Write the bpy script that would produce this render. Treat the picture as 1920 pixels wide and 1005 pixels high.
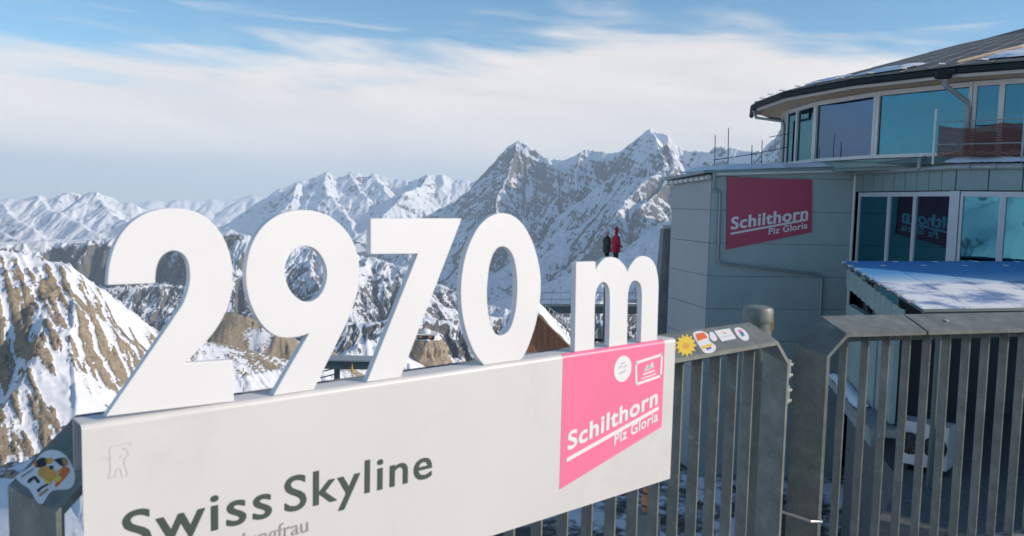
import bpy, bmesh, math, random
import numpy as np
from mathutils import Matrix, Vector

# ---------------------------------------------------------------- camera, sky, sun, exposure
SC = bpy.context.scene
COL = SC.collection
for o in list(bpy.data.objects):
    bpy.data.objects.remove(o)
F = 1535.0                      # focal length in photograph pixels (1920 wide)
PITCH, ROLL, ZC = math.radians(4.67), math.radians(1.35), 1.65
CAM_ROT = Matrix.Rotation(math.pi / 2 - PITCH, 4, 'X') @ Matrix.Rotation(ROLL, 4, 'Z')
cam_data = bpy.data.cameras.new('camera')
cam = bpy.data.objects.new('camera', cam_data)
COL.objects.link(cam)
cam.matrix_world = Matrix.Translation((0, 0, ZC)) @ CAM_ROT
cam_data.sensor_width = 36.0
cam_data.lens = 36.0 * F / 1920.0
cam_data.clip_start = 0.05
cam_data.clip_end = 300000.0
cam_data.dof.use_dof = True
cam_data.dof.focus_distance = 22.0
cam_data.dof.aperture_fstop = 6.3
SC.camera = cam

SUN_EL, SUN_BACK = math.radians(22.0), math.radians(9.0)    # sun from the right, a little behind the viewer
SUN = Vector((math.cos(SUN_EL) * math.cos(SUN_BACK), -math.cos(SUN_EL) * math.sin(SUN_BACK), math.sin(SUN_EL)))
sun_data = bpy.data.lights.new('sun', 'SUN')
sun_data.energy = 3.9
sun_data.angle = math.radians(0.53)
sun_data.color = (1.0, 0.875, 0.74)
sun_ob = bpy.data.objects.new('sun', sun_data)
COL.objects.link(sun_ob)
sun_ob.rotation_euler = SUN.to_track_quat('Z', 'Y').to_euler()

SC.view_settings.view_transform = 'Standard'
SC.view_settings.look = 'None'
SC.view_settings.exposure = 0.32
SC.view_settings.gamma = 1.0
SC.view_settings.use_curve_mapping = False
SC.render.engine = 'CYCLES'
SC.cycles.use_denoising = True
SC.cycles.max_bounces = 6
SC.cycles.use_adaptive_sampling = True
SC.cycles.adaptive_threshold = 0.02
SC.cycles.volume_bounces = 1
SC.cycles.transparent_max_bounces = 8
SC.cycles.sample_clamp_indirect = 6.0


class NT:
    """small helper for node trees"""
    def __init__(self, tree):
        self.t = tree
        tree.nodes.clear()

    def n(self, kind, **kw):
        nd = self.t.nodes.new(kind)
        for k, v in kw.items():
            if isinstance(k, str) and k.startswith('_'):
                nd.inputs[int(k[1:])].default_value = v
            else:
                setattr(nd, k, v)
        return nd

    def l(self, a, b):
        self.t.links.new(a, b)

    def math(self, op, a, b=None, c=None, clamp=False):
        nd = self.t.nodes.new('ShaderNodeMath')
        nd.operation = op
        nd.use_clamp = clamp
        for i, v in enumerate((a, b, c)):
            if v is None:
                continue
            if hasattr(v, 'is_output'):
                self.l(v, nd.inputs[i])
            else:
                nd.inputs[i].default_value = v
        return nd.outputs[0]

    def mix(self, fac, a, b):
        nd = self.t.nodes.new('ShaderNodeMix')
        nd.data_type = 'RGBA'
        for s, v in ((nd.inputs[0], fac), (nd.inputs[6], a), (nd.inputs[7], b)):
            if hasattr(v, 'is_output'):
                self.l(v, s)
            elif s.type == 'RGBA':
                s.default_value = (*v[:3], 1)
            else:
                s.default_value = v
        return nd.outputs[2]

    def noise(self, vec, scale, detail=4, rough=0.55, dist=0.0, out=0):
        nd = self.t.nodes.new('ShaderNodeTexNoise')
        nd.inputs['Scale'].default_value = scale
        nd.inputs['Detail'].default_value = detail
        nd.inputs['Roughness'].default_value = rough
        nd.inputs['Distortion'].default_value = dist
        if vec is not None:
            self.l(vec, nd.inputs['Vector'])
        return nd.outputs[out]

    def ramp(self, fac, stops, interp='LINEAR'):
        nd = self.t.nodes.new('ShaderNodeValToRGB')
        nd.color_ramp.interpolation = interp
        els = nd.color_ramp.elements
        while len(els) < len(stops):
            els.new(0.5)
        for e, (p, c) in zip(els, stops):
            e.position = p
            e.color = (*c, 1) if len(c) == 3 else c
        self.l(fac, nd.inputs[0])
        return nd.outputs[0]

    def smooth(self, v, lo, hi):
        nd = self.t.nodes.new('ShaderNodeMapRange')
        nd.interpolation_type = 'SMOOTHSTEP'
        self.l(v, nd.inputs[0])
        nd.inputs[1].default_value = lo
        nd.inputs[2].default_value = hi
        return nd.outputs[0]


world = bpy.data.worlds.new('World')
SC.world = world
world.use_nodes = True
w = NT(world.node_tree)
SKY_STRENGTH = 0.14
sky = w.n('ShaderNodeTexSky', sky_type='NISHITA', sun_disc=False, sun_elevation=SUN_EL,
          sun_rotation=math.radians(90.0) + SUN_BACK, altitude=2900.0, air_density=1.3, dust_density=0.0, ozone_density=1.0)
tc = w.n('ShaderNodeTexCoord')
sep = w.n('ShaderNodeSeparateXYZ')
w.l(tc.outputs['Generated'], sep.inputs[0])
el = w.math('MULTIPLY', w.math('ARCSINE', sep.outputs[2]), 180 / math.pi)
az = w.math('MULTIPLY', w.math('ARCTAN2', sep.outputs[0], sep.outputs[1]), 180 / math.pi)
# a bank of thin high cloud over the eastern half of the sky; its upper edge height depends on the direction
fc = w.n('ShaderNodeFloatCurve')
mp = w.n('ShaderNodeMapRange')
w.l(az, mp.inputs[0])
mp.inputs[1].default_value, mp.inputs[2].default_value = -180.0, 180.0
crv = fc.mapping.curves[0]
EDGE = [(-180, 1.5), (-110, 1.5), (-70, 4.0), (-48, 8.4), (-32, 9.0), (-25, 9.2), (-18, 9.8), (-10, 10.0), (0, 10.8), (5, 12.2), (12, 12.3), (19.5, 10.5), (25, 9.2), (32, 7.5), (70, 5.0), (110, 1.5), (180, 1.5)]
while len(crv.points) < len(EDGE):
    crv.points.new(0.5, 0.5)
for p, (a, e) in zip(crv.points, EDGE):
    p.location = ((a + 180) / 360.0, e / 20.0)
fc.mapping.update()
w.l(mp.outputs[0], fc.inputs['Value'])
edge = w.math('MULTIPLY', fc.outputs[0], 20.0)
cmb = w.n('ShaderNodeCombineXYZ')
w.l(w.math('MULTIPLY', az, 0.055), cmb.inputs[0])
w.l(w.math('ADD', w.math('MULTIPLY', el, 0.33), w.math('MULTIPLY', az, 0.022)), cmb.inputs[1])
n_big = w.noise(cmb.outputs[0], 1.0, 5, 0.55, 0.6)
cmb2 = w.n('ShaderNodeCombineXYZ')
w.l(w.math('MULTIPLY', az, 0.09), cmb2.inputs[0])
w.l(w.math('ADD', w.math('MULTIPLY', el, 0.8), w.math('MULTIPLY', az, 0.05)), cmb2.inputs[1])
cmb2.inputs[2].default_value = 7.3
n_fine = w.noise(cmb2.outputs[0], 0.85, 5, 0.52, 0.5)
below = w.math('SUBTRACT', edge, el)
wob = w.math('ADD', w.math('MULTIPLY', w.math('SUBTRACT', n_big, 0.5), 8.0), w.math('MULTIPLY', w.math('SUBTRACT', n_fine, 0.5), 6.5))
bank = w.smooth(w.math('ADD', below, wob), -1.5, 2.6)
low = w.smooth(w.math('ADD', el, w.math('MULTIPLY', w.math('SUBTRACT', n_fine, 0.5), 1.2)), 0.3, 2.6)          # the bank ends above the far horizon
wisps = w.math('MULTIPLY', w.smooth(n_fine, 0.52, 0.76), 0.5)
dens = w.math('MAXIMUM', w.math('MULTIPLY', bank, w.math('ADD', 0.80, w.math('MULTIPLY', low, 0.16))), w.math('MULTIPLY', wisps, low))
shade = w.smooth(n_big, 0.25, 0.75)
ccol = w.mix(shade, (0.67, 0.645, 0.645), (0.82, 0.77, 0.73))
ccol = w.mix(w.smooth(el, 0.2, 3.6), (0.50, 0.565, 0.62), ccol)      # the thin veil near the horizon is seen through more air
bg_sky = w.n('ShaderNodeBackground')
tint = w.n('ShaderNodeMix', data_type='RGBA', blend_type='MULTIPLY')
tint.inputs[0].default_value = 1.0
w.l(sky.outputs[0], tint.inputs[6])
tint.inputs[7].default_value = (0.50, 0.735, 0.85, 1)
w.l(tint.outputs[2], bg_sky.inputs[0])
bg_sky.inputs[1].default_value = SKY_STRENGTH
bg_cl = w.n('ShaderNodeBackground')
w.l(ccol, bg_cl.inputs[0])
bg_cl.inputs[1].default_value = 1.0
mx = w.n('ShaderNodeMixShader')
w.l(dens, mx.inputs[0])
w.l(bg_sky.outputs[0], mx.inputs[1])
w.l(bg_cl.outputs[0], mx.inputs[2])
wo = w.n('ShaderNodeOutputWorld')
w.l(mx.outputs[0], wo.inputs[0])

# ---------------------------------------------------------------- helpers
R3 = CAM_ROT.to_3x3()


def ray(x, y):
    return R3 @ Vector(((x - 960) / F, -(y - 502.5) / F, -1.0))


def at(x, y, Y):
    """the world point seen at photograph pixel (x, y), at the distance Y ahead"""
    d = ray(x, y)
    return Vector((0, 0, ZC)) + d * (Y / d.y)


def at_z(x, y, z):
    d = ray(x, y)
    return Vector((0, 0, ZC)) + d * ((z - ZC) / d.z)


def tag(o, label=None, cat=None, group=None, kind=None):
    if label: o['label'] = label
    if cat: o['category'] = cat
    if group: o['group'] = group
    if kind: o['kind'] = kind
    return o


def empty(name, loc=(0, 0, 0)):
    o = bpy.data.objects.new(name, None)
    COL.objects.link(o)
    o.location = loc
    o.empty_display_size = 0.1
    return o


def adopt(o, parent):
    """make o a part of parent, keeping the world coordinates its vertices were written in"""
    if parent is not None:
        o.parent = parent
        if parent.type == 'EMPTY':
            o.matrix_parent_inverse = Matrix.Translation(-Vector(parent.location))
    return o


def mesh_obj(name, verts, faces, mat, parent=None, smooth=False):
    me = bpy.data.meshes.new(name)
    me.from_pydata([tuple(v) for v in verts], [], faces)
    me.update()
    if mat: me.materials.append(mat)
    if smooth:
        me.shade_smooth()
    o = bpy.data.objects.new(name, me)
    COL.objects.link(o)
    return adopt(o, parent)


class MB:
    """collects solids, then links them as one mesh object"""
    def __init__(self):
        self.v, self.f = [], []

    def add(self, verts, faces):
        b = len(self.v)
        self.v += [Vector(p) for p in verts]
        self.f += [tuple(i + b for i in f) for f in faces]
        return self

    def hexa(self, p):
        """p: 8 corners, 4 below then 4 above, both counter-clockwise"""
        return self.add(p, [(3, 2, 1, 0), (4, 5, 6, 7), (0, 1, 5, 4), (1, 2, 6, 5), (2, 3, 7, 6), (3, 0, 4, 7)])

    def box(self, o, a, b, c):
        """o corner, a b c edge vectors"""
        o, a, b, c = Vector(o), Vector(a), Vector(b), Vector(c)
        if a.cross(b).dot(c) < 0:
            a, b = b, a
        return self.hexa([o, o + a, o + a + b, o + b, o + c, o + a + c, o + a + b + c, o + b + c])

    def prism(self, poly, d):
        """poly: planar loop of points, d: extrusion vector"""
        n = len(poly)
        poly = [Vector(p) for p in poly]
        d = Vector(d)
        nrm = Vector((0, 0, 0))
        for i in range(n):
            nrm += poly[i].cross(poly[(i + 1) % n])
        if nrm.dot(d) < 0:
            poly = poly[::-1]
        vs = poly + [p + d for p in poly]
        fs = [tuple(range(n - 1, -1, -1)), tuple(range(n, 2 * n))]
        fs += [(i, (i + 1) % n, n + (i + 1) % n, n + i) for i in range(n)]
        return self.add(vs, fs)

    def tube(self, pts, r, k=8, cap=True):
        pts = [Vector(p) for p in pts]
        rr = r if isinstance(r, (list, tuple)) else [r] * len(pts)
        vs, fs = [], []
        up = None
        for i, p in enumerate(pts):
            if i == 0: t = pts[1] - pts[0]
            elif i == len(pts) - 1: t = pts[-1] - pts[-2]
            else: t = (pts[i + 1] - p).normalized() + (p - pts[i - 1]).normalized()
            t.normalize()
            if up is None:
                up = Vector((0, 0, 1)) if abs(t.z) < 0.9 else Vector((1, 0, 0))
            a = t.cross(up)
            if a.length < 1e-6: a = t.orthogonal()
            a.normalize()
            b = a.cross(t).normalized()
            up = b
            s = 1.0
            if 0 < i < len(pts) - 1:
                c = (pts[i + 1] - p).normalized().dot(t)
                s = 1.0 / max(c, 0.5)
            for j in range(k):
                q = 2 * math.pi * j / k
                vs.append(p + (a * math.cos(q) + b * math.sin(q)) * rr[i] * (s if False else 1.0))
        for i in range(len(pts) - 1):
            for j in range(k):
                j2 = (j + 1) % k
                fs.append((i * k + j, i * k + j2, (i + 1) * k + j2, (i + 1) * k + j))
        if cap:
            fs.append(tuple(range(k - 1, -1, -1)))
            fs.append(tuple(range((len(pts) - 1) * k, len(pts) * k)))
        return self.add(vs, fs)

    def build(self, name, mat, parent=None, smooth=False, bevel=0.0):
        me = bpy.data.meshes.new(name)
        me.from_pydata([tuple(p) for p in self.v], [], self.f)
        bm = bmesh.new()
        bm.from_mesh(me)
        bmesh.ops.recalc_face_normals(bm, faces=bm.faces)
        if bevel > 0:
            es = [e for e in bm.edges if len(e.link_faces) == 2 and e.calc_face_angle(0) > 0.5]
            bmesh.ops.bevel(bm, geom=es, offset=bevel, segments=2, affect='EDGES', clamp_overlap=True)
        bm.to_mesh(me)
        bm.free()
        if mat: me.materials.append(mat)
        if smooth:
            me.shade_smooth()
            try:
                me.set_sharp_from_angle(angle=math.radians(40))
            except Exception:
                pass
        o = bpy.data.objects.new(name, me)
        COL.objects.link(o)
        return adopt(o, parent)


# ---------------------------------------------------------------- materials
MATS = {}


def mat_new(name):
    m = bpy.data.materials.new(name)
    m.use_nodes = True
    MATS[name] = m
    t = NT(m.node_tree)
    out = t.n('ShaderNodeOutputMaterial')
    return m, t, out


def principled(t, out):
    b = t.n('ShaderNodeBsdfPrincipled')
    t.l(b.outputs[0], out.inputs[0])
    return b


def mat_paint(name, col, rough=0.5, var=0.08, scale=6.0, metal=0.0, bump=0.0, bscale=80.0, spec=0.5, dirt=None, dscale=1.5):
    """a painted or plain surface with faint tonal variation, optional dirt and fine relief"""
    m, t, out = mat_new(name)
    b = principled(t, out)
    geo = t.n('ShaderNodeNewGeometry')
    n1 = t.noise(geo.outputs['Position'], scale, 5, 0.6)
    lo = tuple(c * (1 - var) for c in col)
    hi = tuple(min(1.0, c * (1 + var)) for c in col)
    c = t.ramp(n1, [(0.3, lo), (0.7, hi)])
    if dirt:
        n2 = t.noise(geo.outputs['Position'], dscale, 6, 0.65, 0.4)
        c = t.mix(t.smooth(n2, 0.5, 0.72), c, dirt)
    t.l(c, b.inputs['Base Color'])
    b.inputs['Roughness'].default_value = rough
    b.inputs['Metallic'].default_value = metal
    b.inputs['Specular IOR Level'].default_value = spec
    if bump:
        bp = t.n('ShaderNodeBump')
        bp.inputs['Strength'].default_value = bump
        bp.inputs['Distance'].default_value = 0.01
        t.l(t.noise(geo.outputs['Position'], bscale, 3, 0.6), bp.inputs['Height'])
        t.l(bp.outputs[0], b.inputs['Normal'])
    return m


def mat_galv():
    """weathered galvanised steel: mottled grey with darker blooms and pale scuffs"""
    m, t, out = mat_new('galvanised_steel')
    b = principled(t, out)
    geo = t.n('ShaderNodeNewGeometry')
    p = geo.outputs['Position']
    n1 = t.noise(p, 9.0, 6, 0.65)
    vo = t.n('ShaderNodeTexVoronoi')
    vo.inputs['Scale'].default_value = 70.0
    t.l(p, vo.inputs['Vector'])
    n3 = t.noise(p, 26.0, 5, 0.7, 0.5)
    c = t.ramp(n1, [(0.28, (0.10, 0.11, 0.098)), (0.5, (0.15, 0.16, 0.143)), (0.72, (0.235, 0.243, 0.215))])
    c = t.mix(t.math('MULTIPLY', vo.outputs['Color'], 0.18), c, (0.30, 0.31, 0.29))
    c = t.mix(t.math('MULTIPLY', t.smooth(n3, 0.60, 0.72), 0.45), c, (0.44, 0.44, 0.41))
    t.l(c, b.inputs['Base Color'])
    b.inputs['Roughness'].default_value = 0.5
    b.inputs['Metallic'].default_value = 0.08
    bp = t.n('ShaderNodeBump')
    bp.inputs['Strength'].default_value = 0.15
    bp.inputs['Distance'].default_value = 0.004
    t.l(n3, bp.inputs['Height'])
    t.l(bp.outputs[0], b.inputs['Normal'])
    return m


def mat_wood(name, a, c2, scale=8.0):
    m, t, out = mat_new(name)
    b = principled(t, out)
    geo = t.n('ShaderNodeNewGeometry')
    mpn = t.n('ShaderNodeMapping')
    mpn.inputs['Scale'].default_value = (scale, scale, scale * 0.12)
    t.l(geo.outputs['Position'], mpn.inputs[0])
    n1 = t.noise(mpn.outputs[0], 1.5, 6, 0.65, 0.6)
    t.l(t.ramp(n1, [(0.3, a), (0.7, c2)]), b.inputs['Base Color'])
    b.inputs['Roughness'].default_value = 0.75
    return m


def mat_glass(name, tint, refl, see):
    """coated window glass: a tinted mirror coat over a dark see-through pane"""
    m, t, out = mat_new(name)
    tr = t.n('ShaderNodeBsdfTransparent')
    tr.inputs[0].default_value = (*see, 1)
    gl = t.n('ShaderNodeBsdfGlossy')
    gl.inputs['Color'].default_value = (*tint, 1)
    gl.inputs['Roughness'].default_value = 0.015
    geo = t.n('ShaderNodeNewGeometry')
    bp = t.n('ShaderNodeBump')
    bp.inputs['Strength'].default_value = 0.06
    bp.inputs['Distance'].default_value = 0.05
    t.l(t.noise(geo.outputs['Position'], 1.3, 2), bp.inputs['Height'])
    t.l(bp.outputs[0], gl.inputs['Normal'])
    fr = t.n('ShaderNodeLayerWeight')
    fr.inputs[0].default_value = 0.35
    fac = t.math('ADD', t.math('MULTIPLY', fr.outputs['Fresnel'], 0.35), refl, clamp=True)
    mxs = t.n('ShaderNodeMixShader')
    t.l(fac, mxs.inputs[0])
    t.l(tr.outputs[0], mxs.inputs[1])
    t.l(gl.outputs[0], mxs.inputs[2])
    t.l(mxs.outputs[0], out.inputs[0])
    return m


def mat_terrain(name, rocks, snow=(0.80, 0.81, 0.835), size=1.0, thr=0.5, soft=0.12, bump=1.0, strata=0.0, nweight=0.5, grain=None):
    """snow and rock: the mesh's own 'rock' attribute says where rock stands bare, fine noise breaks its edge"""
    m, t, out = mat_new(name)
    b = principled(t, out)
    geo = t.n('ShaderNodeNewGeometry')
    p = geo.outputs['Position']
    atn = t.n('ShaderNodeAttribute', attribute_name='rock')
    n1 = t.noise(p, 1.0 / (60.0 * size), 8, 0.68)
    n2 = t.noise(p, 1.0 / (14.0 * size), 6, 0.7)
    if grain:                       # bedding: fine streaks along one horizontal direction
        mg = t.n('ShaderNodeMapping')
        mg.inputs['Rotation'].default_value = (0, 0, math.radians(grain[0]))
        t.l(p, mg.inputs[0])
        ms_ = t.n('ShaderNodeMapping')
        ms_.inputs['Scale'].default_value = (1.0 / grain[1], 1.0 / grain[2], 1.0 / grain[2])
        t.l(mg.outputs[0], ms_.inputs[0])
        n2 = t.noise(ms_.outputs[0], 1.0, 8, 0.72, 0.3)
    v = t.math('ADD', atn.outputs['Fac'], t.math('MULTIPLY', t.math('SUBTRACT', n1, 0.5), nweight * 1.6))
    v = t.math('ADD', v, t.math('MULTIPLY', t.math('SUBTRACT', n2, 0.5), nweight))
    if strata:
        sz = t.n('ShaderNodeSeparateXYZ')
        t.l(p, sz.inputs[0])
        bn = t.math('ADD', t.math('MULTIPLY', t.math('ADD', sz.outputs[2], t.math('MULTIPLY', sz.outputs[0], 0.45)), 1.0 / strata), t.math('MULTIPLY', n1, 7.0))
        v = t.math('ADD', v, t.math('MULTIPLY', t.math('SINE', bn), 0.10))
    k = t.smooth(v, thr - soft, thr + soft)
    n3 = t.noise(p, 1.0 / (34.0 * size), 7, 0.7, 0.3)
    rc = t.ramp(n3, [(0.28, rocks[0]), (0.5, rocks[1]), (0.72, rocks[2])])
    sn = t.mix(t.math('MULTIPLY', n2, 0.25), snow, tuple(c * 0.9 for c in snow))
    t.l(t.mix(k, sn, rc), b.inputs['Base Color'])
    b.inputs['Roughness'].default_value = 0.8
    b.inputs['Specular IOR Level'].default_value = 0.2
    bp = t.n('ShaderNodeBump')
    bp.inputs['Strength'].default_value = 0.8
    bp.inputs['Distance'].default_value = 5.0 * size * bump
    hh = t.math('MULTIPLY', t.math('ADD', n2, t.math('MULTIPLY', n3, 1.2)), t.math('ADD', 0.2, k))
    t.l(hh, bp.inputs['Height'])
    t.l(bp.outputs[0], b.inputs['Normal'])
    return m


M_GALV = mat_galv()
M_SIGN = mat_paint('sign_white', (0.62, 0.60, 0.58), 0.42, 0.025, 3.0, bump=0.03, bscale=300, dirt=(0.57, 0.55, 0.53), dscale=2.2)
M_NUM = mat_paint('numeral_white', (0.74, 0.73, 0.725), 0.45, 0.02, 5.0, bump=0.04, bscale=260)
M_PINK = mat_paint('pink_film', (0.84, 0.185, 0.32), 0.4, 0.04, 4.0)
M_RED = mat_paint('red_board', (0.50, 0.065, 0.12), 0.45, 0.07, 2.0)
M_INK = mat_paint('ink_green', (0.055, 0.075, 0.062), 0.5, 0.05)
M_GREY_INK = mat_paint('ink_grey', (0.30, 0.31, 0.30), 0.5, 0.05)
M_FAINT = mat_paint('ink_faint', (0.56, 0.55, 0.54), 0.5, 0.05)
M_WHITE = mat_paint('white_print', (0.78, 0.76, 0.755), 0.45, 0.02)
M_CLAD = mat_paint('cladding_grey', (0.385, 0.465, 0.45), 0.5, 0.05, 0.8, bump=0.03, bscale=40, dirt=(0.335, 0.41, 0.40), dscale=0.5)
M_CLAD_L = mat_paint('cladding_left_face', (0.31, 0.335, 0.335), 0.5, 0.05, 0.9)  # same cladding as the front, its colour toned for the left face's light
M_SEAM = mat_paint('seam_metal', (0.215, 0.295, 0.285), 0.5, 0.08, 1.5)
M_DARK = mat_paint('dark_metal', (0.025, 0.032, 0.032), 0.7, 0.2, 4.0, spec=0.2)
M_JOINT = mat_paint('joint_dark', (0.05, 0.06, 0.065), 0.7, 0.1, 4.0)
M_ZINC = mat_paint('zinc_pipe', (0.30, 0.33, 0.33), 0.45, 0.12, 6.0, metal=0.2)
M_TRIM = mat_paint('pale_trim', (0.66, 0.65, 0.61), 0.5, 0.05, 3.0)
M_FRAME = mat_paint('window_frame_paint', (0.52, 0.53, 0.54), 0.45, 0.04, 5.0)
M_ROOF = mat_paint('roof_sheet', (0.145, 0.14, 0.125), 0.6, 0.25, 2.0, bump=0.2, bscale=12)
M_SOFFIT = mat_wood('soffit_wood', (0.46, 0.34, 0.21), (0.62, 0.48, 0.33), 5.0)
M_WOOD = mat_wood('hut_wood', (0.34, 0.14, 0.07), (0.48, 0.22, 0.12), 5.0)
M_SNOW = mat_paint('snow_cover', (0.80, 0.83, 0.88), 0.8, 0.04, 1.5, bump=0.5, bscale=9, spec=0.2)
M_GLASS = mat_glass('window_glass', (0.14, 0.48, 0.60), 0.50, (0.08, 0.17, 0.19))
M_GLASS_VIO = mat_glass('violet_glass', (0.19, 0.29, 0.44), 0.48, (0.15, 0.18, 0.28))
M_GLASS_UP = mat_glass('panorama_glass', (0.15, 0.34, 0.43), 0.48, (0.12, 0.22, 0.27))
M_ROOM = mat_paint('room_dark', (0.045, 0.055, 0.06), 0.8, 0.2, 1.0)  # near-black; the gloom indoors and under the porch roof is in the colour
M_GRAVEL = mat_paint('roof_gravel', (0.10, 0.105, 0.105), 0.9, 0.3, 9.0, bump=0.8, bscale=30)
M_CONC = mat_paint('concrete', (0.24, 0.25, 0.245), 0.85, 0.15, 2.0, bump=0.2, bscale=25, dirt=(0.15, 0.16, 0.16), dscale=0.8)
M_AC = mat_paint('appliance_white', (0.50, 0.51, 0.50), 0.45, 0.04, 4.0)
M_BLACK = mat_paint('black_plastic', (0.016, 0.018, 0.018), 0.5, 0.1)
M_STEELG = mat_paint('green_steel', (0.07, 0.10, 0.095), 0.55, 0.15, 2.0)
M_REDCOAT = mat_paint('red_coat', (0.55, 0.02, 0.05), 0.7, 0.25, 14.0)
M_OLIVE = mat_paint('olive_coat', (0.05, 0.075, 0.06), 0.8, 0.25, 14.0)
M_TROUSER = mat_paint('dark_trousers', (0.02, 0.025, 0.028), 0.85, 0.2, 14.0)
M_SKIN = mat_paint('skin', (0.52, 0.33, 0.25), 0.6, 0.05)
M_HAIR = mat_paint('hair', (0.05, 0.032, 0.02), 0.7, 0.2)
M_CAP = mat_paint('pale_cap', (0.70, 0.69, 0.66), 0.8, 0.05)
M_YELLOW = mat_paint('sticker_yellow', (0.85, 0.58, 0.05), 0.5, 0.08, 30)
M_ORANGE = mat_paint('sticker_orange', (0.80, 0.16, 0.03), 0.5, 0.08, 30)
M_AMBER = mat_paint('sticker_amber', (0.80, 0.38, 0.06), 0.5, 0.1, 40)
M_BLUE = mat_paint('sticker_blue', (0.10, 0.12, 0.45), 0.5, 0.08, 30)
M_GREEN = mat_paint('sticker_green', (0.05, 0.30, 0.22), 0.5, 0.08, 30)
M_STEEL = mat_paint('bright_bolt', (0.55, 0.54, 0.50), 0.35, 0.1, 40, metal=0.6)
M_BRASS = mat_paint('rust_tag', (0.45, 0.27, 0.08), 0.6, 0.2, 60)
M_COPPER = mat_paint('orange_drum_paint', (0.52, 0.19, 0.07), 0.6, 0.2, 8)

# ---------------------------------------------------------------- terrain
def _hash(ix, iy, seed):
    h = (ix.astype(np.int64) * 374761393 + iy.astype(np.int64) * 668265263 + seed * 974634777) & 0xFFFFFFFF
    h = ((h ^ (h >> 13)) * 1274126177) & 0xFFFFFFFF
    h = ((h ^ (h >> 15)) * 2246822519) & 0xFFFFFFFF
    return (h ^ (h >> 16)) / 4294967296.0


def gnoise(x, y, seed=0):
    ix, iy = np.floor(x), np.floor(y)
    fx, fy = x - ix, y - iy
    ux, uy = fx * fx * fx * (fx * (fx * 6 - 15) + 10), fy * fy * fy * (fy * (fy * 6 - 15) + 10)

    def g(i, j):
        a = _hash(ix + i, iy + j, seed) * (2 * np.pi)
        return np.cos(a) * (fx - i) + np.sin(a) * (fy - j)
    a, b, c, d = g(0, 0), g(1, 0), g(0, 1), g(1, 1)
    return (a + ux * (b - a)) * (1 - uy) + (c + ux * (d - c)) * uy


def fbm(x, y, octv=5, seed=0, gain=0.5, ridged=False):
    s, amp, tot = 0.0, 1.0, 0.0
    for o in range(octv):
        n = gnoise(x * 2 ** o + 17.3 * o, y * 2 ** o - 9.1 * o, seed + o)
        if ridged:
            n = 0.5 - np.abs(n) * 1.6
        s = s + n * amp
        tot += amp
        amp *= gain
    return s / tot * 1.6


def ridge_height(X, Y, ridges):
    """highest of a set of ridge lines whose flanks fall away from them"""
    H = np.full(X.shape, -1e9)
    for pts, s, L in ridges:
        P = np.array([tuple(p) for p in pts])
        best = np.full(X.shape, -1e9)
        for a, b in zip(P[:-1], P[1:]):
            ab = b[:2] - a[:2]
            t = np.clip(((X - a[0]) * ab[0] + (Y - a[1]) * ab[1]) / max(ab @ ab, 1e-9), 0, 1)
            d = np.hypot(X - a[0] - t * ab[0], Y - a[1] - t * ab[1])
            z = a[2] + t * (b[2] - a[2]) - s * L * np.log1p(d / L)
            best = np.maximum(best, z)
        H = np.maximum(H, best)
    return H


def polar(az0, az1, na, rs):
    th = np.radians(np.linspace(az0, az1, na))
    T, Rr = np.meshgrid(th, np.asarray(rs))
    return Rr * np.sin(T), Rr * np.cos(T), T, Rr


def grads(H, T, Rr):
    dr = np.gradient(H, axis=0) / np.gradient(Rr, axis=0)
    dt = np.gradient(H, axis=1) / np.maximum(np.gradient(T, axis=1) * Rr, 1e-6)
    gx = dr * np.sin(T) + dt * np.cos(T)
    gy = dr * np.cos(T) - dt * np.sin(T)
    return gx, gy


def gullies(H, X, Y, T, Rr, lam, amp, octv, seed, gain=0.55, smax=0.8):
    """cut gullies that run down the slope, octave by octave"""
    for o in range(octv):
        if o < 2:
            gx, gy = grads(H, T, Rr)
        sl = np.hypot(gx, gy) + 1e-6
        dx, dy = -gy / sl, gx / sl
        f = 2.0 ** o / lam
        px, py = X * f, Y * f
        ix, iy = np.floor(px), np.floor(py)
        va, wt = np.zeros_like(X), np.zeros_like(X)
        for i in (-1, 0, 1, 2):
            for j in (-1, 0, 1, 2):
                hx = _hash(ix + i, iy + j, seed + 31 * o) * 0.8 - 0.4
                hy = _hash(ix + i, iy + j, seed + 31 * o + 7) * 0.8 - 0.4
                qx, qy = px - (ix + i + hx) - 0.0, py - (iy + j + hy)
                wq = np.exp(-(qx * qx + qy * qy) * 1.9)
                va += np.cos((qx * dx + qy * dy) * 2 * np.pi) * wq
                wt += wq
        H = H + amp * gain ** o * (va / (wt + 1e-6) - 0.25) * np.clip(sl / smax, 0, 1)
    return H


def terrain_obj(name, X, Y, H, T, Rr, mat, rock):
    nr, na = X.shape
    me = bpy.data.meshes.new(name)
    co = np.stack([X, Y, H], -1).reshape(-1, 3).astype(np.float32)
    idx = np.arange(nr * na).reshape(nr, na)
    q = np.stack([idx[:-1, :-1], idx[:-1, 1:], idx[1:, 1:], idx[1:, :-1]], -1).reshape(-1, 4)
    me.vertices.add(len(co))
    me.vertices.foreach_set('co', co.ravel())
    me.loops.add(q.size)
    me.loops.foreach_set('vertex_index', q.ravel().astype(np.int32))
    me.polygons.add(len(q))
    me.polygons.foreach_set('loop_start', np.arange(0, q.size, 4, dtype=np.int32))
    me.update(calc_edges=True)
    at_ = me.attributes.new('rock', 'FLOAT', 'POINT')
    at_.data.foreach_set('value', rock.ravel().astype(np.float32))
    me.shade_smooth()
    me.materials.append(mat)
    o = bpy.data.objects.new(name, me)
    COL.objects.link(o)
    tag(o, kind='structure')
    return o


def steep(H, T, Rr):
    gx, gy = grads(H, T, Rr)
    return np.degrees(np.arctan(np.hypot(gx, gy))), gx, gy


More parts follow.
